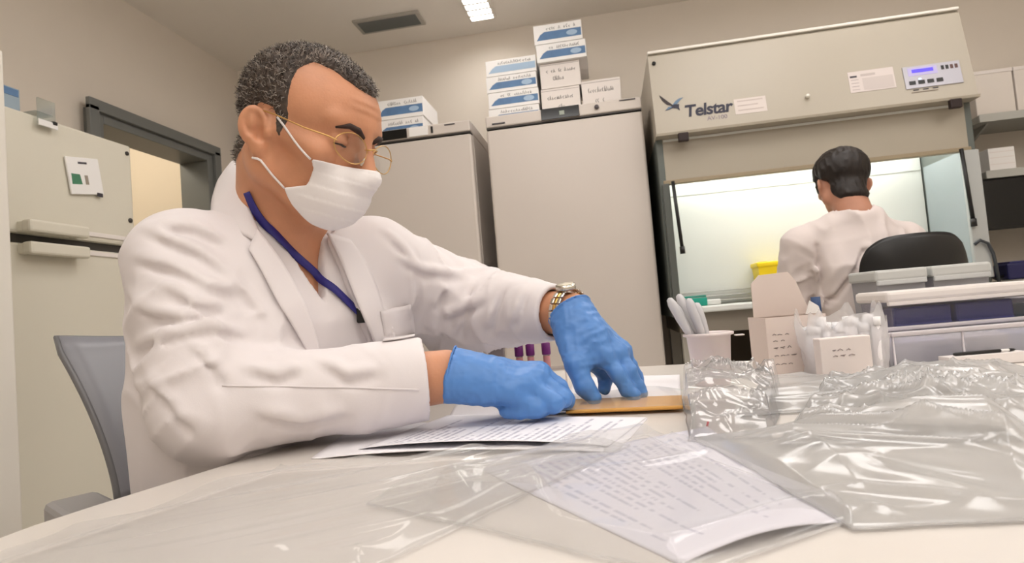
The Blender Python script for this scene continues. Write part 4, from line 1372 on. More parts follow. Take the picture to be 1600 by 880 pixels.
def head_fn(q, face=True):
    """q in head-local metres: x forward, y left, z up, origin between the ear canals"""
    a = np.abs(q[:, 1])
    s = np.stack([q[:, 0], a, q[:, 2]], 1)
    d = ell(q, (0.000, 0, 0.044), (0.088, 0.074, 0.079))
    d = smin(d, ell(q, (0.045, 0, 0.040), (0.052, 0.060, 0.056)), 0.02)
    d = smin(d, ell(q, (0.038, 0, -0.026), (0.050, 0.054, 0.064)), 0.02)
    d = smin(d, cone(s, (0.005, 0.052, -0.045), (0.058, 0.018, -0.080), 0.018, 0.016), 0.018)
    d = smin(d, cone(s, (0.0, 0.058, 0.0), (0.005, 0.052, -0.045), 0.016, 0.018), 0.018)
    d = smin(d, cone(s, (0.066, 0.046, -0.010), (0.02, 0.064, 0.004), 0.016, 0.010), 0.014)
    d = smin(d, ell(q, (0.065, 0, -0.080), (0.017, 0.022, 0.016)), 0.014)
    d = smin(d, cone(s, (0.090, 0.0, 0.036), (0.076, 0.044, 0.036), 0.010, 0.009), 0.012)
    if face:
        d = smax(d, -ell(s, (0.096, 0.032, 0.013), (0.017, 0.021, 0.013)), 0.010)
        d = smin(d, ell(s, (0.0775, 0.032, 0.013), (0.0125, 0.014, 0.0125)), 0.002)
        d = smax(d, -(np.abs(q[:, 2] - 0.0085 + 12 * (a - 0.032) ** 2) - 0.0007 + 1.5 * np.clip(np.abs(a - 0.032) - 0.012, 0, 1) + 0.5 * np.clip(0.08 - q[:, 0], 0, 1)), 0.001)
        n = cone(q, (0.094, 0, 0.022), (0.114, 0, -0.024), 0.0075, 0.0110)
        n = smin(n, ell(s, (0.103, 0.012, -0.028), (0.012, 0.009, 0.008)), 0.008)
        d = smin(d, n, 0.010)
        d = smin(d, ell(q, (0.084, 0, -0.056), (0.014, 0.026, 0.012)), 0.008)
        fr_ = 0.0007 * np.sin(q[:, 2] * 620) * np.exp(-((q[:, 2] - 0.062) / 0.012) ** 2) * (q[:, 0] > 0.06) * (a < 0.035)
        d = d + fr_
        d = smin(d, ear_fn(q, 1), 0.005)
        d = smin(d, ear_fn(q, -1), 0.005)
    return d


def prof(u, us, vs):
    return np.interp(u, us, vs)


def torso_fn(p, grow=0.0):
    f, l, u = to_t(p)
    us = np.array([-0.10, 0.0, 0.15, 0.32, 0.43, 0.50, 0.545, 0.60])
    a = prof(u, us, np.array([0.165, 0.175, 0.160, 0.172, 0.172, 0.135, 0.085, 0.055])) + grow
    b = prof(u, us, np.array([0.120, 0.125, 0.118, 0.122, 0.112, 0.088, 0.066, 0.052])) + grow
    k = (np.abs(l / a) ** 2.3 + np.abs((f - 0.002) / b) ** 2.3) ** (1 / 2.3)
    d = (k - 1) * np.minimum(a, b) * 0.92
    d = smax(d, u - TH - 0.02, 0.02)
    return smax(d, -0.14 - u, 0.04)


SKULL_BASE = from_h((-0.022, 0, -0.035))


def neck_fn(p, grow=0.0):
    d = cone(p, SKULL_BASE, NB - TU * 0.03 + TF * 0.004, 0.054 + grow, 0.060 + grow)
    # two cords running to the pit of the throat
    pit = NB + TF * 0.056 - TU * 0.012
    if grow == 0:
        for s in (-1, 1):
            d = smin(d, cone(p, from_h((-0.018, s * 0.056, -0.030)), pit + TL * s * 0.012, 0.012, 0.007), 0.014)
        d = smin(d, cone(p, from_h((0.04, 0, -0.090)), pit, 0.016, 0.012), 0.03)
    return d


# ---- hands: every joint from palm to tip
def lift(p, r, z=None):
    q = np.array(p, float)
    q[2] = max(q[2], (TZ if z is None else z) + r + 0.0035)
    return q


def J(*a):
    return [at(*q) for q in a]


LH_W = [at(884, 497, 0.888), at(890, 493, 0.897), at(897, 489, 0.905), at(903, 486, 0.915)]
LH_K = J((912, 562, 0.845), (943, 556, 0.848), (964, 553, 0.862), (972, 549, 0.884))
LH_D = [(J((936, 574, 0.868), (946, 592, 0.880), (944, 608, 0.868)), (0.0105, 0.0100, 0.0092, 0.0078)),
        (J((966, 585, 0.836), (981, 610, 0.832), (992, 629, 0.828)), (0.0110, 0.0100, 0.0092, 0.0078)),
        (J((983, 580, 0.848), (996, 604, 0.846), (1003, 623, 0.842)), (0.0106, 0.0097, 0.0088, 0.0075)),
        (J((986, 572, 0.882), (996, 590, 0.888), (1000, 606, 0.884)), (0.0092, 0.0083, 0.0076, 0.0066))]
LH_T = (J((884, 520, 0.872), (899, 570, 0.836), (914, 605, 0.826), (929, 634, 0.822)), (0.017, 0.0135, 0.0118, 0.0092))
RH_W = [at(703, 602, 0.752), at(703, 592, 0.758), at(703, 582, 0.768), at(703, 574, 0.780)]
RH_K = J((800, 614, 0.742), (822, 602, 0.748), (838, 592, 0.760), (842, 583, 0.778))
RH_D = [(J((838, 638, 0.738), (815, 650, 0.742), (792, 645, 0.752)), (0.0120, 0.0108, 0.0098, 0.0085)),
        (J((866, 630, 0.742), (846, 651, 0.746), (818, 649, 0.756)), (0.0125, 0.0112, 0.0100, 0.0088)),
        (J((878, 622, 0.756), (866, 648, 0.762), (842, 650, 0.770)), (0.0125, 0.0110, 0.0100, 0.0088)),
        (J((874, 606, 0.780), (886, 630, 0.786), (880, 646, 0.788)), (0.0115, 0.0102, 0.0095, 0.0080))]
RH_T = (J((735, 602, 0.790), (800, 622, 0.806), (850, 632, 0.806), (880, 642, 0.800)), (0.018, 0.0145, 0.0120, 0.0095))


def hand_fn(p, W, K, D, T, grow=0.0, z=None, soft=0.007):
    d = None
    for i in range(4):
        c = cone(p, W[i], K[i], 0.0170, 0.0128 - 0.0006 * abs(i - 1.5))
        d = c if d is None else smin(d, c, 0.014)
    for i in range(3):
        d = smin(d, cone(p, K[i], K[i + 1], 0.0115, 0.0115), 0.010)
    for i, (pts, rs) in enumerate(D):
        P = [K[i]] + [lift(q, r, z) for q, r in zip(pts, rs[1:])]
        d = smin(d, chain(p, P, rs, 0.004), soft)
    P = [T[0][0]] + [lift(q, r, z) for q, r in zip(T[0][1:], T[1][1:])]
    d = smin(d, chain(p, P, T[1], 0.006), 0.012)
    return d - grow


def rh_fn(p, g=0.0):
    return hand_fn(p, RH_W, RH_K, RH_D, RH_T, g, TZ + 0.006, 0.0035)


def lh_fn(p, g=0.0):
    return hand_fn(p, LH_W, LH_K, LH_D, LH_T, g, TZ + 0.002, 0.006)


def arms_fn(p, g=0.0):
    d = smin(cone(p, SHR, ELR, 0.052 + g, 0.040 + g), cone(p, ELR, WRR, 0.044 + g, 0.033 + g), 0.02)
    e = smin(cone(p, SHL, ELL, 0.052 + g, 0.042 + g), cone(p, ELL, WRL, 0.043 + g, 0.031 + g), 0.02)
    return np.minimum(d, e)


def legs_fn(p, g=0.0):
    d = None
    for H_, K_, A_ in ((HIPR, KNR, ANR), (HIPL, KNL, ANL)):
        c = smin(cone(p, H_, K_, 0.082 + g, 0.056 + g), cone(p, K_, A_, 0.055 + g, 0.040 + g), 0.03)
        d = c if d is None else smin(d, c, 0.03)
    return d


def near(p, c, R, fn):
    """fn only where p lies near its bounding sphere; a safe lower bound elsewhere"""
    d = np.sqrt(((p - c) ** 2).sum(1)) - R
    m_ = d < 0.05
    d = np.maximum(d, 0.05)
    if m_.any():
        d[m_] = fn(p[m_])
    return d


def body_fn(p):
    d = near(p, HO, 0.15, lambda q: head_fn(to_h(q)))
    d = smin(d, near(p, NB, 0.16, neck_fn), 0.016)
    t = torso_fn(p, -0.016)
    for S in (SHR, SHL):
        t = smin(t, cone(p, NB - TU * 0.035, S, 0.038, 0.040), 0.04)
    d = smin(d, t, 0.03)
    a = arms_fn(p)
    a = smin(a, near(p, RH_K[1], 0.13, lambda q: rh_fn(q, -0.003)), 0.012)
    a = smin(a, near(p, LH_K[1], 0.13, lambda q: lh_fn(q, -0.003)), 0.012)
    d = smin(d, a, 0.02)
    return smin(d, near(p, (HIPR + KNL) / 2 - np.array([0, 0, 0.2]), 0.48, legs_fn), 0.03)


# ---- lab coat
CUFR = WRR + unit(ELR - WRR) * 0.026
CUFL = WRL + unit(ELL - WRL) * 0.030


def arm_fold(p, A, B, seed, amp):
    ax_ = unit(B - A)
    q = p - A
    t = q @ ax_
    x = unit(np.cross(ax_, [0, 0, 1]))
    y = np.cross(ax_, x)
    X, Y = q @ x, q @ y
    w = vnoise(np.stack([t * 9, X * 9, Y * 9], 1), seed + 3)[:, None] - 0.5
    c = np.stack([t * 17 + 10 * X, X * 9 - t * 6, Y * 10 + t * 4], 1) + 1.1 * w
    e = np.stack([t * 30 - 14 * X, X * 13 + t * 9, Y * 16], 1) + 1.4 * w
    amp = amp * np.clip(t * 9 + 0.25, 0.25, 1)
    return -amp * (ridge(c, seed) - 0.3) - amp * 0.45 * (ridge(e, seed + 9) ** 1.5 - 0.25)


def coat_parts(p):
    t = torso_fn(p, 0.012)
    f, l, u = to_t(p)
    # gathered folds of the coat body
    c = np.stack([l * 22 + 5 * u, u * 7 - l * 6, f * 9], 1)
    c = c + 0.8 * (vnoise(np.stack([l * 10, u * 10, f * 10], 1), 15)[:, None] - 0.5)
    t = t - 0.010 * (ridge(c, 12) - 0.35) * np.clip((0.52 - u) * 8, 0, 1)
    for S in (SHR, SHL):
        t = smin(t, cone(p, NB - TU * 0.045 + (S - NB) * 0.15, S, 0.050, 0.055), 0.04)
    # skirt over hips and thighs
    sk = smin(cone(p, HIPR, HIPR + (KNR - HIPR) * 0.7, 0.095, 0.082), cone(p, HIPL, HIPL + (KNL - HIPL) * 0.7, 0.095, 0.082), 0.06)
    t = smin(t, sk - 0.006 * (ridge(c * 0.8 + 4, 14) - 0.4), 0.05)
    ur = cone(p, SHR, ELR, 0.062, 0.060) + arm_fold(p, SHR, ELR, 31, 0.014)
    fr_ = cone(p, ELR + unit(ELR - WRR) * 0.012, CUFR, 0.056, 0.0515) + arm_fold(p, ELR, CUFR, 35, 0.007) * np.clip(((p - CUFR) @ unit(ELR - CUFR)) * 9, 0.1, 1)
    ul = cone(p, SHL, ELL, 0.066, 0.074) + arm_fold(p, SHL, ELL, 41, 0.013)
    fl_ = cone(p, ELL, CUFL, 0.074, 0.043) + arm_fold(p, ELL, CUFL, 45, 0.012) * np.clip(((p - CUFL) @ unit(ELL - CUFL)) * 9, 0.1, 1)
    r = smin(ur, fr_, 0.022)
    e = smin(ul, fl_, 0.04)
    return t, r, e




FOLDS = []      # polylines on the cloth: (points, height, width); negative height = groove


def fold_disp(p):
    d = np.zeros(len(p))
    for P, h, w, c, R in FOLDS:
        m_ = ((p - c) ** 2).sum(1) < (R + 3 * w) ** 2
        if not m_.any():
            continue
        q = p[m_]
        e = np.full(len(q), 9.0)
        tt = np.zeros(len(q))
        for i in range(len(P) - 1):
            v = P[i + 1] - P[i]
            t = np.clip(((q - P[i]) @ v) / (v @ v), 0, 1)
            di = np.sqrt(((q - P[i] - t[:, None] * v) ** 2).sum(1))
            k = di < e
            e = np.where(k, di, e)
            tt = np.where(k, (i + t) / (len(P) - 1), tt)
        taper = np.clip(np.minimum(tt, 1 - tt) * 4 + 0.15, 0, 1)
        d[m_] += h * taper * np.exp(-(e / w) ** 2)
    return np.clip(d, -0.0085, 0.012)


def coat_solid(p):
    t, r, e = coat_parts(p)
    d = smin(t, r, 0.022)
    d = smin(d, e, 0.045)
    return d - fold_disp(p) if FOLDS else d


def add_folds(defs):
    new = []
    allp = np.array([q for pts, h, w in defs for q in pts], float)
    Pa, _, hit = trace(coat_solid, allp[:, 0], allp[:, 1], 0.4, 1.5)
    k = 0
    for pts, h, w in defs:
        P = Pa[k:k + len(pts)]
        if hit[k:k + len(pts)].all():
            c = P.mean(0)
            new.append((P, h, w, c, np.sqrt(((P - c) ** 2).sum(1)).max()))
        k += len(pts)
    FOLDS.extend(new)


VCUT = [(-0.066, 0.66), (-0.062, 0.571), (-0.070, 0.545), (-0.061, 0.524), (-0.049, 0.495), (-0.033, 0.451), (-0.016, 0.405), (-0.005, 0.33), (0.075, 0.33), (0.074, 0.385), (0.058, 0.418), (0.044, 0.458), (0.033, 0.506), (0.025, 0.544), (0.025, 0.66)]



def coat_fn(p):
    d = coat_solid(p)
    # sleeves end at the cuffs with an open mouth
    for A, B in ((ELR, CUFR), (ELL, CUFL)):
        ax_ = unit(B - A)
        t = (p - B) @ ax_
        rad = np.sqrt((((p - B) - t[:, None] * ax_) ** 2).sum(1))
        loc = np.sqrt(((p - B) ** 2).sum(1)) - 0.11
        d = np.maximum(d, -np.maximum(-t, loc))
        mouth = np.maximum(np.abs(t) - 0.03, rad - (0.0435 if A is ELR else 0.0355))
        d = smax(d, -mouth, 0.003)
    # neck hole and the open front
    f, l, u = to_t(p)
    nk = cone(p, NB - TU * 0.035 + TF * 0.006, NB + TU * 0.10 + TF * 0.03, 0.068, 0.080)
    d = smax(d, -nk, 0.006)
    v = np.maximum(poly2(l, u, VCUT), np.maximum(0.03 - f, f - 0.15))
    d = smax(d, -v, 0.004)
    # flat where the forearm rests on the table
    return smax(d, TZ + 0.0065 - p[:, 2] - 10 * np.clip(table_out(p), 0, 1), 0.004)


def table_out(p):
    """>0 left of the table's edge, where the coat hangs below the top"""
    return poly2(p[:, 0], p[:, 1], OUTP) - 0.004


OUTP = [tuple(q) for q in out]


def scrub_fn(p):
    d = torso_fn(p, 0.001)
    for S in (SHR, SHL):
        d = smin(d, cone(p, NB - TU * 0.05, S, 0.042, 0.046), 0.04)
    f, l, u = to_t(p)
    c = np.stack([l * 16 + 4 * u, u * 9 - l * 9, f * 9], 1)
    d = d - 0.004 * (ridge(c, 71) - 0.3)
    nk = cone(p, NB - TU * 0.035, NB + TU * 0.10 + TF * 0.03, 0.060, 0.072)
    d = smax(d, -nk, 0.004)
    v = np.maximum(poly2(l, u, SVCUT), np.maximum(0.02 - f, f - 0.15))
    return smax(d, -v, 0.002)


SVCUT = [(-0.058, 0.66), (-0.053, 0.572), (-0.042, 0.543), (-0.029, 0.52), (-0.014, 0.488), (0.005, 0.452), (0.011, 0.481), (0.014, 0.506), (0.018, 0.526), (0.024, 0.66)]


#==BUILD
# hand-placed folds where the photograph shows them: ridge (+) and groove (-)
RD, GR = [], []
for pts in ([(222, 352), (262, 372), (310, 392), (352, 425)], [(208, 398), (262, 412), (318, 440), (360, 452)], [(200, 455), (240, 486), (280, 492), (338, 484)],
            [(212, 540), (262, 520), (330, 508), (385, 520)], [(292, 528), (330, 566), (348, 600)], [(225, 575), (262, 625), (300, 672)],
            [(362, 430), (398, 480), (406, 535)], [(404, 478), (430, 535)], [(250, 440), (300, 470), (350, 478)],
            [(240, 350), (300, 352), (350, 376)], [(500, 560), (540, 585), (590, 575)], [(400, 640), (470, 655), (540, 640)], [(380, 570), (430, 585), (470, 570)],
            [(640, 410), (648, 450), (640, 490)], [(690, 420), (680, 470), (672, 520)], [(735, 430), (722, 480), (716, 520)], [(785, 440), (768, 490), (762, 515)],
            [(820, 445), (808, 480), (800, 505)], [(620, 400), (660, 420), (720, 425)], [(600, 360), (640, 400), (650, 440)], [(660, 530), (700, 490), (760, 460)]):
    RD.append((pts, 0.0085, 0.0080))
    GR.append(([(x + 4, y + 13) for x, y in pts], -0.0090, 0.0062))
add_folds(RD + GR)
SKIN = mat('skin tanned', (200, 142, 108), 0.5, noise=0.10, nscale=26, bump=0.12, bscale=320, sss=0.12)
COAT_M = mat('white coat cotton', (222, 216, 217), 0.8, bump=0.06, bscale=900, sheen=0.1)
SCRUB_M = mat('white scrub cotton', (222, 216, 217), 0.85, bump=0.06, bscale=900)
GLOVE_M = mat('blue nitrile', (84, 134, 200), 0.42, noise=0.05, nscale=40)
man = thing('person', 'person in white coat, face mask and blue gloves leaning on the table', 'person', (OH[0], OH[1], 0.0))
body = sdf_obj('body', body_fn, (-0.80, 0.40, 0.0), (0.06, 1.22, 1.31), 0.0026, SKIN, man)
coat = sdf_obj('lab_coat', coat_fn, (-0.84, 0.42, 0.34), (0.0, 1.24, 1.18), 0.0034, COAT_M, man)
scrub = sdf_obj('scrub_top', scrub_fn, (-0.80, 0.50, 0.40), (-0.20, 1.16, 1.14), 0.0045, SCRUB_M, man)


def trouser_fn(p):
    d = legs_fn(p, 0.009)
    d = smax(d, 0.12 - p[:, 2], 0.004)
    return smin(d, cone(p, HIPR, HIPL, 0.10, 0.10), 0.04)


sdf_obj('trousers', trouser_fn, (-0.80, 0.40, 0.08), (0.0, 1.12, 0.66), 0.009, mat('trouser cotton', (214, 212, 214), 0.85), man)
SHOE = mat('shoe white', (206, 204, 202), 0.5)
for A in (ANR, ANL):
    sdf_obj('shoe', lambda p, A=A: smin(ell(p, A + np.array([0.055, -0.01, -0.052]), (0.135, 0.050, 0.042)), cone(p, A, A - np.array([0, 0, 0.03]), 0.046, 0.044), 0.02),
            A - 0.12, A + np.array([0.22, 0.12, 0.08]), 0.009, SHOE, man)


def glove_noise(p):
    return 0.0012 * (ridge(p * 70, 91) - 0.35) + 0.0009 * (ridge(p * 130 + 5, 92) - 0.35)


def cuff_part(p, A, B, ra, rb):
    ax_ = unit(B - A)
    t = (p - A) @ ax_
    d = cone(p, A - ax_ * 0.03, B, ra, rb) + 0.0011 * np.sin(t * 420 + 5 * vnoise(p * 40, 8)) * vnoise(p * 30, 9)
    return np.maximum(d, -t), t


RCA, RCB = at(703, 585, 0.766), at(762, 597, 0.764)
LCA, LCB = at(890, 487, 0.898), at(921, 532, 0.868)


def rglove(p):
    c, t = cuff_part(p, RCA, RCB, 0.0355, 0.030)
    h = np.maximum(rh_fn(p, 0.0008), -t + 0.003)
    d = smin(h, c, 0.014) - glove_noise(p)
    bead = np.abs(np.sqrt(((p - RCA) ** 2).sum(1) - np.clip(t, -1, 1) ** 2 + 1e-9) - 0.036)
    return np.minimum(d, np.hypot(bead, t) - 0.0016)


def lglove(p):
    c, t = cuff_part(p, LCA, LCB, 0.0345, 0.031)
    h = np.maximum(lh_fn(p, 0.0008), -t + 0.003)
    d = smin(h, c, 0.014) - glove_noise(p)
    bead = np.abs(np.sqrt(((p - LCA) ** 2).sum(1) - np.clip(t, -1, 1) ** 2 + 1e-9) - 0.035)
    return np.minimum(d, np.hypot(bead, t) - 0.0016)


sdf_obj('glove', rglove, (-0.26, 0.66, 0.755), (0.0, 0.90, 0.88), 0.0017, GLOVE_M, man, smooth=2)
sdf_obj('glove', lglove, (-0.14, 0.74, 0.755), (0.10, 1.0, 0.96), 0.0017, GLOVE_M, man, smooth=2)

# face mask
MASKP = [(0.15, -0.004), (0.118, -0.012), (0.071, -0.020), (0.064, -0.053), (0.038, -0.064), (0.046, -0.083), (0.062, -0.100), (0.080, -0.108), (0.15, -0.106)]


def mask_fn(p):
    q = to_h(p)
    d = head_fn(q) - 0.0035
    d = smin(d, ell(q, (0.066, 0, -0.052), (0.050, 0.046, 0.050)), 0.014)
    z = q[:, 2]
    pl = 0.0009 * (np.mod((z + 0.1) / 0.0165, 1.0)) * np.clip((q[:, 0] - 0.045) * 40, 0, 1)
    d = d - pl + 0.0015 * (vnoise(q * 55, 6) - 0.5)
    return smax(d, poly2(q[:, 0], q[:, 2], MASKP), 0.0025)


lo = HO - 0.17
mask = sdf_obj('face_mask', mask_fn, HO + np.array([-0.05, -0.12, -0.20]), HO + np.array([0.17, 0.12, 0.05]), 0.0018, mat('mask white', (232, 228, 228), 0.75, bump=0.05, bscale=700), man)
ELAST = mat('elastic white', (232, 226, 224), 0.7)
surf = lambda p: head_fn(to_h(p))


def push(q, off, fn=None):
    """head-local points pushed out to the skin plus off"""
    P = from_h(np.asarray(q, float))
    fn = fn or surf
    for _ in range(12):
        e = 0.0015
        n = np.stack([fn(P + np.eye(3)[i] * e) - fn(P - np.eye(3)[i] * e) for i in range(3)], 1)
        n /= np.linalg.norm(n, axis=1, keepdims=True) + 1e-9
        P = P + n * (off - fn(P))[:, None] * 0.8
    return P


def lerp(a, b, n):
    return [tuple(np.array(a) + (np.array(b) - np.array(a)) * t) for t in np.linspace(0, 1, n)]


for s in (-1, 1):
    w = MB()
    w.tube(push(lerp((0.070, s * 0.062, -0.022), (0.020, s * 0.074, 0.018), 10), 0.002), 0.0014, 6)
    w.tube(push(lerp((0.040, s * 0.058, -0.066), (0.004, s * 0.076, -0.032), 10), 0.002), 0.0014, 6)
    w.build('ear_loop', ELAST, mask, world=True)

# hair: a thick short cap with crinkled strands
HAIRP = [(0.030, -0.004), (0.032, 0.020), (0.027, 0.045), (0.024, 0.065), (0.022, 0.083), (0.030, 0.098), (0.052, 0.095), (0.085, 0.080), (0.13, 0.078), (0.13, 0.25), (-0.25, 0.25),
         (-0.25, -0.052), (-0.055, -0.052), (-0.034, -0.030), (-0.026, 0.010), (-0.010, 0.030), (0.008, 0.028), (0.018, 0.012), (0.023, 0.0), (0.027, -0.008)]


def hair_fn(p, fine=True):
    q = to_h(p)
    g = poly2(q[:, 0], q[:, 2], HAIRP)
    th_ = 0.0015 + 0.0035 * np.clip((q[:, 2] - 0.02) / 0.08, 0, 1)
    th_ = th_ * np.clip(-g / 0.010, 0.12, 1)
    d = smin(head_fn(q, False), cone(p, SKULL_BASE, NB - TU * 0.03 + TF * 0.004, 0.054, 0.060), 0.016) - th_
    if fine:
        d = d - 0.0028 * (ridge(q * 130, 3) - 0.4) * np.clip(-g / 0.01, 0, 1)
    return smax(d, g, 0.002)


HAIR_D = mat('hair dark grey', (74, 62, 54), 0.6, noise=0.55, nscale=150)
hair = sdf_obj('hair', hair_fn, HO + np.array([-0.17, -0.15, -0.12]), HO + np.array([0.15, 0.15, 0.19]), 0.0022, HAIR_D, man, smooth=0)
V = np.zeros(len(hair.data.vertices) * 3, np.float32)
N_ = np.zeros(len(hair.data.vertices) * 3, np.float32)
hair.data.vertices.foreach_get('co', V)
hair.data.vertices.foreach_get('normal', N_)
V, N_ = V.reshape(-1, 3), N_.reshape(-1, 3)
off = np.array(man.location)
hd_d = head_fn(to_h(V + off), False)
ok_ = np.where(hd_d > 0.0007)[0]
rr = np.random.default_rng(3)


def strands(n, m, name, L, wd, seed):
    rr = np.random.default_rng(seed)
    idx = rr.choice(ok_, n)
    mb = MB()
    for i in idx:
        p, nn_ = V[i].astype(float), N_[i].astype(float)
        t = unit(np.cross(nn_, rr.normal(size=3)))
        s = np.cross(nn_, t)
        l = L * rr.uniform(0.6, 1.3)
        pts = [p - nn_ * 0.002]
        for k in (0.35, 0.7, 1.0):
            pts.append(p + nn_ * l * 0.55 * k + t * l * 0.75 * k * k + s * l * 0.15 * math.sin(k * 5))
        vs = []
        for k, q in enumerate(pts):
            w_ = wd * (1 - 0.7 * k / 3)
            vs += [q - s * w_, q + s * w_]
        mb.add(vs, [(0, 1, 3, 2), (2, 3, 5, 4), (4, 5, 7, 6)], True)
    o = mb.build(name, m, hair, world=True) if False else mb.build(name, m, hair)
    o['kind'] = 'stuff'
    return o


strands(5200, mat('hair strand dark', (50, 40, 35), 0.5), 'dark_strands', 0.0065, 0.00055, 1)
strands(3600, mat('hair strand grey', (158, 148, 138), 0.45), 'grey_strands', 0.0065, 0.00045, 2)

# eyebrows and eyes
BROW = mat('eyebrow dark', (52, 34, 28), 0.7)
for s in (-1, 1):
    P = push([(0.099, s * 0.012, 0.024), (0.097, s * 0.022, 0.031), (0.090, s * 0.034, 0.034), (0.080, s * 0.046, 0.029)], 0.0005)
    MB().tube(P, [0.0030, 0.0042, 0.0036, 0.0012], 8).build('eyebrow', BROW, man, world=True)
    P = push(lerp((0.091, s * 0.022, 0.006), (0.082, s * 0.044, 0.0075), 6), 0.0004)
    MB().tube(P, [0.0006, 0.0012, 0.0014, 0.0013, 0.001, 0.0005], 6).build('eyelashes', mat('lash', (40, 26, 22), 0.7), man, world=True)

# spectacles
GOLD = mat('gold wire', (208, 168, 104), 0.28, 0.9)
LENS = film('spectacle lens', (254, 254, 253), 0.0, 0.06, 0.02)
gl = thing('spectacles', None, None)
gl.parent = man
gl.location = (0, 0, 0)
for s in (-1, 1):
    ring_, disc = [], []
    for k in range(28):
        a = 2 * math.pi * k / 28
        y = 0.0355 + 0.0275 * math.cos(a) * (1 + 0.05 * math.cos(2 * a))
        z = 0.007 + 0.0185 * math.sin(a)
        x = 0.107 - 3.2 * (y - 0.015) ** 2 - 0.15 * (z)
        ring_.append(from_h((x, s * y, z)))
    MB().tube(ring_, 0.00065, 6, closed=True).build('rim', GOLD, gl, world=True)
    c = np.mean(ring_, 0)
    mb = MB()
    mb.add([c] + ring_, [(0, 1 + k, 1 + (k + 1) % 28) for k in range(28)], True)
    mb.build('lens', LENS, gl, world=True)
    tm = [(0.1000, s * 0.0620, 0.010), (0.092, s * 0.068, 0.012), (0.06, s * 0.072, 0.014), (0.02, s * 0.0775, 0.020), (-0.012, s * 0.0785, 0.022), (-0.024, s * 0.077, 0.008)]
    MB().tube([from_h(q) for q in tm], 0.0009, 6).build('temple', GOLD, gl, world=True)
    MB().tube([from_h((0.108, s * 0.012, 0.000)), from_h((0.104, s * 0.009, -0.009))], [0.0007, 0.0026], 6).build('nose_pad', mat('pad clear', (220, 214, 200), 0.2), gl, world=True)
MB().tube([from_h(q) for q in ((0.1065, -0.0090, 0.011), (0.112, -0.004, 0.014), (0.112, 0.004, 0.014), (0.1065, 0.0090, 0.011))], 0.0010, 6).build('bridge', GOLD, gl, world=True)


# ---- coat details laid on the cloth
def resample(poly, n):
    P = np.array(poly, float)
    s = np.r_[0, np.cumsum(np.linalg.norm(np.diff(P, axis=0), axis=1))]
    t = np.linspace(0, s[-1], n)
    # smooth: two passes of corner averaging on the sampled curve
    Q = np.stack([np.interp(t, s, P[:, i]) for i in range(P.shape[1])], 1)
    for _ in range(2):
        Q[1:-1] = 0.5 * Q[1:-1] + 0.25 * (Q[:-2] + Q[2:])
    return Q


coat_torso = lambda p: coat_parts(p)[0]


def drape(fn, A, B, n, m, off, thick, name, mt, parent, edge_off=None):
    a, b = resample(A, n), resample(B, n)
    v = np.linspace(0, 1, m)[None, :, None]
    g = a[:, None] * (1 - v) + b[:, None] * v
    P, nn_, hit = trace(fn, g[..., 0].ravel(), g[..., 1].ravel(), 0.4, 1.6)
    P, nn_ = P.reshape(n, m, 3), nn_.reshape(n, m, 3)
    o_ = off if edge_off is None else off + (edge_off - off) * (v ** 2)
    P = P + nn_ * o_
    for _ in range(2):
        P[1:-1] = 0.5 * P[1:-1] + 0.25 * (P[:-2] + P[2:])
    return MB().grid(P, thick).build(name, mt, parent, world=True)


drape(coat_torso, [(401, 362), (422, 388), (447, 425), (476, 480), (498, 545), (508, 610)], [(388, 392), (404, 418), (432, 474), (462, 522), (484, 560), (496, 615)],
      26, 9, 0.005, 0.0022, 'lapel', COAT_M, coat, 0.0035)
drape(coat_torso, [(508, 366), (530, 410), (552, 466), (572, 512), (590, 560), (600, 600)], [(545, 376), (566, 402), (586, 446), (602, 498), (618, 545), (626, 590)],
      26, 9, 0.005, 0.0022, 'lapel', COAT_M, coat, 0.0035)
drape(coat_solid, [(590, 487), (615, 481), (640, 474)], [(598, 536), (624, 533), (648, 528)], 10, 10, 0.004, 0.002, 'breast_pocket', COAT_M, coat, 0.002)


def loft3(A, B, n, m, bulge, thick, name, mt, parent):
    a = resample([at(*q) if len(q) == 3 and q[0] > 5 else q for q in A], n)
    b = resample([at(*q) if len(q) == 3 and q[0] > 5 else q for q in B], n)
    v = np.linspace(0, 1, m)[None, :, None]
    P = a[:, None] * (1 - v) + b[:, None] * v
    P[..., 2] += bulge * np.sin(np.pi * v[..., 0]) * np.ones(n)[:, None]
    return MB().grid(P, thick).build(name, mt, parent, world=True)


FOLD_R = [(396, 246, 0.945), (372, 252, 0.905), (370, 264, 0.85), (380, 290, 0.805), (391, 330, 0.782), (402, 362, 0.768)]
LEAF_R = [(396, 262, 0.965), (360, 262, 0.93), (342, 282, 0.86), (332, 315, 0.808), (331, 348, 0.772), (400, 377, 0.758)]
FOLD_L = [(396, 246, 0.945), (432, 252, 0.975), (470, 290, 0.960), (496, 335, 0.918), (510, 368, 0.872)]
LEAF_L = [(396, 262, 0.965), (445, 268, 1.01), (520, 322, 1.0), (572, 350, 0.945), (546, 380, 0.872)]
axn = NB - TU * 0.03 + TF * 0.006
for fold, leaf in ((FOLD_R, LEAF_R), (FOLD_L, LEAF_L)):
    loft3(fold, leaf, 28, 8, 0.006, 0.0025, 'collar', COAT_M, coat)
    inner = []
    for q in fold:
        P = at(*q)
        c = axn + TU * ((P - axn) @ TU)
        inner.append(P - TU * 0.045 + unit(c - P) * 0.004)
    loft3([tuple(at(*q)) for q in fold], [tuple(q) for q in inner], 28, 6, 0.0, 0.0025, 'collar_stand', COAT_M, coat)


def px_tube(fn, pts, n, off, r, name, mt, parent):
    a = resample(pts, n)
    P, nn_, hit = trace(fn, a[:, 0], a[:, 1], 0.4, 1.6)
    return MB().tube(P + nn_ * off, r, 6).build(name, mt, parent, world=True)


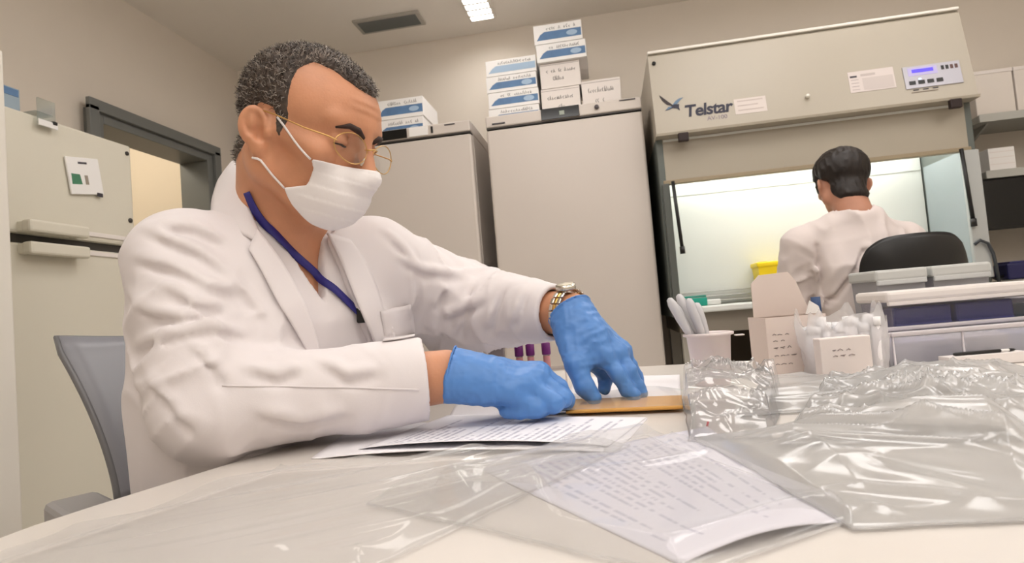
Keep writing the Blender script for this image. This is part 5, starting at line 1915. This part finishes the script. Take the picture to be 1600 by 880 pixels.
px_tube(coat_solid, [(348, 603), (420, 604), (500, 605), (580, 607), (655, 609)], 30, 0.0004, 0.0012, 'sleeve_seam', COAT_M, coat)

# lanyard
LANY = mat('lanyard blue', (44, 40, 120), 0.55)
skin_scrub = lambda p: np.minimum(np.minimum(smin(neck_fn(p), torso_fn(p, -0.016), 0.03), scrub_fn(p)), head_fn(to_h(p)))


def ribbon(pts, n, off, wd, thick, name, mt, parent, fn):
    a = resample(pts, n)
    P, nn_, hit = trace(fn, a[:, 0], a[:, 1], 0.4, 1.6)
    for _ in range(3):
        P[1:-1] = 0.5 * P[1:-1] + 0.25 * (P[:-2] + P[2:])
        nn_[1:-1] = 0.5 * nn_[1:-1] + 0.25 * (nn_[:-2] + nn_[2:])
    t = np.gradient(P, axis=0)
    t /= np.linalg.norm(t, axis=1, keepdims=True)
    s = np.cross(nn_, t)
    s /= np.linalg.norm(s, axis=1, keepdims=True)
    P = P + nn_ * off
    G = np.stack([P - s * wd, P, P + s * wd], 1)
    return MB().grid(G, thick).build(name, mt, parent, world=True)


ln = thing('lanyard', None, None)
ln.parent = man
ribbon([(389, 300), (400, 328), (418, 356), (445, 386), (480, 418), (520, 452), (558, 490)], 40, 0.005, 0.0052, 0.0016, 'strap', LANY, ln, skin_scrub)
bk = [NB + TU * (0.045 - 0.03 * math.sin(abs(a_)) ** 2) + (TF * -math.cos(a_) + TL * math.sin(a_)) * 0.073 for a_ in np.linspace(-1.3, 1.9, 18)]
MB().tube(bk, 0.003, 6).build('strap', LANY, ln, world=True)
P, nn_, _ = trace(scrub_fn, [560], [494], 0.4, 1.6)
MB().box(P[0] + nn_[0] * 0.007, (0.012, 0.012, 0.022), 0.002).build('clip', BLACK, ln, world=True)

# wrist watch
wt = thing('wristwatch', None, None)
wt.parent = man
wax = unit(WRL - ELL)
wc = WRL - wax * 0.004
wx = unit(np.cross(wax, [0, 0, 1]))
wy = np.cross(wx, wax) * -1
if wy[2] < 0:
    wy = -wy
WST = mat('watch steel', (206, 200, 188), 0.25, 0.9)
WGO = mat('watch gold', (204, 168, 96), 0.25, 0.9)
for k in range(22):
    a = 2 * math.pi * k / 22
    d_ = wx * math.cos(a) + wy * math.sin(a)
    t_ = -wx * math.sin(a) + wy * math.cos(a)
    for j, (o_, w_, m_) in enumerate(((-0.006, 0.006, WST), (0.0, 0.005, WGO), (0.006, 0.006, WST))):
        mb = MB().box((0, 0, 0), (0.0092, w_, 0.0032), 0.001, seg=1)
        Rm = np.stack([t_, wax, d_], 1)
        mb.v = [tuple(Rm @ np.array(v_) + wc + d_ * 0.0365 + wax * o_) for v_ in mb.v]
        mb.build('link', m_, wt, world=True)
d_ = unit(wy + wx * 0.2)
MB().tube([wc + d_ * 0.036, wc + d_ * 0.039, wc + d_ * 0.0445], [0.0145, 0.0155, 0.0145], 24).build('watch_case', WST, wt, world=True)
MB().tube([wc + d_ * 0.0446, wc + d_ * 0.0452], 0.012, 24).build('dial', mat('dial cream', (228, 220, 200), 0.2), wt, world=True)

# ------------------------------------------------------------------ his chair
GREYP = mat('chair grey plastic', (132, 132, 138), 0.4)
cf = np.array([0.84, -0.54, 0.0])
clft = np.array([0.54, 0.84, 0.0])
cc = np.array([-0.725, 0.985, 0.0])
chair = thing('chair', 'grey moulded plastic chair with curved back behind the masked man', 'chair', (cc[0], cc[1], 0))
n, m_ = 20, 16
P = np.zeros((n, m_, 3))
for i in range(n):
    z = 0.675 + (0.905 - 0.675) * i / (n - 1)
    for j in range(m_):
        s = -1 + 2 * j / (m_ - 1)
        half = 0.165 + 0.045 * ((z - 0.675) / 0.23) ** 1.5
        back = -0.02 - 0.02 * ((z - 0.675) / 0.23) - 0.075 * ((z - 0.675) / 0.23) ** 2 + 0.045 * s * s
        zz_ = z + (0.012 * s * s if i == n - 1 else 0)
        P[i, j] = cc + clft * half * s + cf * (back + 0.075) + np.array([0, 0, zz_])
MB().grid(P, 0.007).build('backrest', GREYP, chair, world=True)
rimp = [P[i, 0] for i in range(n)] + [P[-1, j] for j in range(1, m_)] + [P[n - 1 - i, -1] for i in range(1, n)]
MB().tube(rimp, 0.0055, 8).build('back_rim', mat('chair rim grey', (110, 110, 112), 0.4), chair, world=True)
S_ = np.zeros((12, 12, 3))
for i in range(12):
    for j in range(12):
        a, s = i / 11, -1 + 2 * j / 11
        S_[i, j] = cc + cf * (0.06 + 0.40 * a) + clft * 0.215 * s + np.array([0, 0, 0.415 + 0.02 * s * s - 0.012 * math.sin(a * 3.1)])
MB().grid(S_, 0.010).build('seat', GREYP, chair, world=True)
for s in (-1, 1):
    o_ = cc + clft * 0.235 * s
    arm = MB().box((0, 0, 0), (0.30, 0.06, 0.034), 0.008)
    Rm = np.stack([cf, clft, [0, 0, 1]], 1)
    arm.v = [tuple(Rm @ np.array(v_) + o_ + cf * 0.315 + np.array([0, 0, 0.692])) for v_ in arm.v]
    arm.build('armrest', mat('armrest grey', (146, 144, 144), 0.45), chair, world=True)
    MB().tube([o_ + cf * 0.12 + np.array([0, 0, 0.672]), o_ + cf * 0.10 + np.array([0, 0, 0.45]), o_ + cf * 0.06 + np.array([0, 0, 0.0])], 0.012, 10).build('leg', STEEL, chair, world=True)
    MB().tube([o_ + cf * 0.32 + np.array([0, 0, 0.672]), o_ + cf * 0.40 + np.array([0, 0, 0.42]), o_ + cf * 0.44 + np.array([0, 0, 0.0])], 0.012, 10).build('leg', STEEL, chair, world=True)
    MB().tube([cc + clft * 0.12 * s + cf * 0.06 + np.array([0, 0, 0.42]), cc + clft * 0.12 * s + cf * 0.035 + np.array([0, 0, 0.70])], 0.011, 8).build('back_support', STEEL, chair, world=True)
# ------------------------------------------------------------------ second person at the cabinet, seen from behind
P2 = np.array([0.925, 2.30, 0.50])
N2 = np.array([0.858, 2.268, 1.168])
U2 = unit(N2 - P2)
F2 = unit(np.array([-0.14, 0.99, 0]) - U2 * (np.array([-0.14, 0.99, 0]) @ U2))
L2 = np.cross(U2, F2)
H2F = unit([-0.06, 0.96, -0.24])
H2L = unit(np.cross([0.06, 0, 1.0], H2F))
H2U = np.cross(H2F, H2L)
H2R = np.stack([H2F, H2L, H2U], 1)
H2O = np.array([0.853, 2.315, 1.250])
S2L, S2R = np.array([0.685, 2.285, 1.045]), np.array([1.045, 2.345, 1.03])
E2L, E2R = np.array([0.640, 2.345, 0.800]), np.array([1.155, 2.43, 0.82])
W2L, W2R = np.array([0.72, 2.60, 0.915]), np.array([0.99, 2.63, 0.915])
K2L, K2R = np.array([0.76, 2.70, 0.53]), np.array([0.98, 2.71, 0.53])
A2L, A2R = np.array([0.76, 2.68, 0.09]), np.array([0.98, 2.69, 0.09])


def h2(p):
    return (p - H2O) @ H2R / np.array([1.0, 1.02, 1.0])


def torso2(p, g=0.0):
    q = p - P2
    f, l, u = q @ F2, q @ L2, q @ U2
    us = np.array([-0.10, 0.0, 0.18, 0.36, 0.48, 0.56, 0.61, 0.66])
    a = np.interp(u, us, [0.165, 0.175, 0.165, 0.178, 0.172, 0.125, 0.075, 0.05]) + g
    b = np.interp(u, us, [0.12, 0.125, 0.115, 0.120, 0.110, 0.085, 0.062, 0.05]) + g
    k = (np.abs(l / a) ** 2.3 + np.abs(f / b) ** 2.3) ** (1 / 2.3)
    return smax((k - 1) * np.minimum(a, b) * 0.92, np.maximum(u - 0.64, -0.14 - u), 0.02)


def hand2(p, W, s):
    d = cone(p, W, W + np.array([-0.01 * s, 0.07, -0.01]), 0.022, 0.018)
    for k in range(4):
        a = W + np.array([(-0.025 + 0.0165 * k), 0.07, -0.01])
        d = smin(d, chain(p, [W + np.array([-0.012 + 0.008 * k, 0.02, 0]), a, a + np.array([0, 0.035, -0.010]), a + np.array([0, 0.055 - 0.006 * abs(k - 1.5), -0.022])], [0.013, 0.0115, 0.0095, 0.008], 0.004), 0.005)
    return smin(d, chain(p, [W + np.array([s * 0.012, 0.02, 0]), W + np.array([s * 0.042, 0.055, -0.008]), W + np.array([s * 0.036, 0.088, -0.018])], [0.013, 0.0105, 0.009], 0.004), 0.008)


def body2(p):
    d = head_fn(h2(p))
    sk = (np.array([-0.02, 0, -0.035])) @ H2R.T + H2O
    d = smin(d, cone(p, sk, N2 - U2 * 0.03, 0.054, 0.060), 0.02)
    d = smin(d, torso2(p, -0.015), 0.03)
    for S, E_, W, s in ((S2L, E2L, W2L, 1), (S2R, E2R, W2R, -1)):
        a = smin(cone(p, S, E_, 0.050, 0.040), cone(p, E_, W, 0.041, 0.028), 0.02)
        d = smin(d, smin(a, hand2(p, W, s), 0.012), 0.02)
    for s, K, A in ((1, K2L, A2L), (-1, K2R, A2R)):
        H_ = P2 + L2 * 0.09 * s
        d = smin(d, smin(cone(p, H_, K, 0.08, 0.055), cone(p, K, A, 0.054, 0.038), 0.02), 0.03)
    return d


def gown2(p):
    q = p - P2
    f, l, u = q @ F2, q @ L2, q @ U2
    d = torso2(p, 0.010)
    for S in (S2L, S2R):
        d = smin(d, cone(p, N2 - U2 * 0.055, S, 0.055, 0.064), 0.04)
    for s, K in ((1, K2L), (-1, K2R)):
        H_ = P2 + L2 * 0.09 * s
        d = smin(d, cone(p, H_, H_ + (K - H_) * 0.7, 0.10, 0.08), 0.05)
    c = np.stack([l * 12 + 7 * u, u * 6 - l * 8, f * 7], 1)
    c = c + 0.8 * (vnoise(np.stack([l * 8, u * 8, f * 8], 1), 5)[:, None] - 0.5)
    d = d - 0.012 * (ridge(c, 7) - 0.35)
    for S, E_, W in ((S2L, E2L, W2L), (S2R, E2R, W2R)):
        a = smin(cone(p, S, E_, 0.070, 0.064) + arm_fold(p, S, E_, 17, 0.010), cone(p, E_, W - unit(W - E_) * 0.02, 0.060, 0.045) + arm_fold(p, E_, W, 19, 0.006), 0.03)
        d = smin(d, a, 0.016)
    # slanting wrap opening down the back
    bk_ = np.clip(-f * 30, 0, 1)
    d = d + bk_ * 0.020 * np.exp(-(seg_dist2(l, u, 0.050, 0.515, 0.160, 0.375) / 0.0075) ** 2)
    d = d - bk_ * 0.010 * np.exp(-(seg_dist2(l, u, 0.036, 0.530, 0.150, 0.390) / 0.012) ** 2)
    d = d + bk_ * 0.012 * np.exp(-(seg_dist2(l, u, 0.165, 0.56, 0.175, 0.36) / 0.008) ** 2)
    nk = cone(p, N2 - U2 * 0.03, N2 + U2 * 0.1 + F2 * 0.02, 0.060, 0.072)
    return smax(d, -nk, 0.004)


SKIN2 = mat('skin two', (184, 132, 108), 0.5, noise=0.06, nscale=20)
GOWN = mat('gown cotton', (214, 203, 200), 0.85, bump=0.04, bscale=500)
p2 = thing('person', 'dark-haired person in a pale gown sitting at the lit cabinet, seen from behind', 'person', (P2[0], P2[1], 0))
sdf_obj('body', body2, (0.52, 2.06, 0.0), (1.28, 2.92, 1.42), 0.0062, SKIN2, p2)
sdf_obj('gown', gown2, (0.50, 2.02, 0.36), (1.30, 2.78, 1.24), 0.0058, GOWN, p2)
HAIR2P = [(0.050, -0.012), (0.046, 0.02), (0.052, 0.055), (0.078, 0.085), (0.14, 0.09), (0.14, 0.25), (-0.25, 0.25), (-0.25, -0.075), (-0.055, -0.075), (-0.032, -0.048), (-0.024, 0.006), (0.0, 0.030), (0.020, 0.02), (0.032, -0.012)]


def hair2(p):
    q = h2(p)
    g = poly2(q[:, 0], q[:, 2], HAIR2P)
    th_ = (0.008 + 0.010 * np.clip((q[:, 2] - 0.0) / 0.08, 0, 1)) * np.clip(-g / 0.012, 0.15, 1)
    sk = (np.array([-0.02, 0, -0.035])) @ H2R.T + H2O
    d = smin(head_fn(q, False), cone(p, sk, N2 - U2 * 0.03, 0.054, 0.060), 0.02) - th_ - 0.004 * (ridge(np.stack([q[:, 0] * 60, q[:, 1] * 90, q[:, 2] * 30], 1), 4) - 0.4)
    return smax(d, g, 0.004)


sdf_obj('hair', hair2, H2O - 0.16, H2O + 0.17, 0.0036, mat('hair dark brown', (30, 21, 17), 0.5, noise=0.3, nscale=90), p2)
sdf_obj('trousers', lambda p: smin(smin(smin(cone(p, P2 + L2 * 0.09, K2L, 0.09, 0.064), cone(p, K2L, A2L, 0.063, 0.05), 0.02),
                                   smin(cone(p, P2 - L2 * 0.09, K2R, 0.09, 0.064), cone(p, K2R, A2R, 0.063, 0.05), 0.02), 0.03), cone(p, P2 + L2 * 0.08, P2 - L2 * 0.08, 0.10, 0.10), 0.03),
        (0.62, 2.10, 0.04), (1.16, 2.82, 0.66), 0.012, mat('trousers dark', (58, 62, 76), 0.8), p2)
for A in (A2L, A2R):
    sdf_obj('shoe', lambda p, A=A: smin(ell(p, A + np.array([0, 0.055, -0.05]), (0.048, 0.13, 0.040)), cone(p, A, A - np.array([0, 0, 0.03]), 0.052, 0.044), 0.02),
            A - 0.12, A + np.array([0.12, 0.22, 0.08]), 0.012, SHOE, p2)

# ------------------------------------------------------------------ office chair
oc2 = thing('office_chair', 'black office chair behind the person at the cabinet', 'chair', (0.935, 2.27, 0))
BLK_F = mat('black upholstery', (20, 19, 20), 0.75, noise=0.1, nscale=60)
rz = math.radians(8)
cr_, sr_ = math.cos(rz), math.sin(rz)


def loc2(x, y, z):
    return (0.022 + x * cr_ - y * sr_, -0.135 + x * sr_ + y * cr_, z)


n, m_ = 26, 26
for nm, dy, mt in (('backrest', 0.0, BLK_F), ('back_shell', -0.022, BLACK)):
    P = np.zeros((n, m_, 3))
    for i in range(n):
        for j in range(m_):
            a, b = -1 + 2 * i / (n - 1), -1 + 2 * j / (m_ - 1)
            # rounded-square outline
            ee = 6
            sx, sz = a * (1 - abs(b) ** ee * 0.13), b * (1 - abs(a) ** ee * 0.16)
            wd = 0.180 - 0.012 * sz
            P[i, j] = loc2(wd * sx, -0.065 + 0.05 * sx * sx + dy * (1 - max(abs(a), abs(b)) ** 4) - 0.012 * sz, 0.845 + 0.185 * sz + 0.010 * (1 - sx * sx) * (sz > 0) * sz)
    MB().grid(P, 0.024 if nm == 'backrest' else 0.004).build(nm, mt, oc2)
MB().tube([loc2(0, -0.095, 0.80), loc2(0, -0.10, 0.60), loc2(0, -0.08, 0.47), loc2(0, 0.06, 0.43)], 0.017, 10).build('back_bar', BLACK, oc2)
MB().box((0.0, 0.06, 0.452), (0.42, 0.40, 0.055), 0.025, seg=4).build('seat', BLK_F, oc2)
MB().tube([(0, 0.05, 0.43), (0, 0.05, 0.10)], 0.025, 14).build('gas_column', BLACK, oc2)
for k in range(5):
    a = 2 * math.pi * k / 5 + 0.3
    MB().tube([(0, 0.05, 0.11), (0.26 * math.cos(a), 0.05 + 0.26 * math.sin(a), 0.075)], [0.022, 0.014], 8).build('base_leg', BLACK, oc2)
    MB().tube([(0.26 * math.cos(a) - 0.012 * math.sin(a), 0.05 + 0.26 * math.sin(a) + 0.012 * math.cos(a), 0.028), (0.26 * math.cos(a) + 0.012 * math.sin(a), 0.05 + 0.26 * math.sin(a) - 0.012 * math.cos(a), 0.028)], 0.027, 12).build('caster', BLACK, oc2)
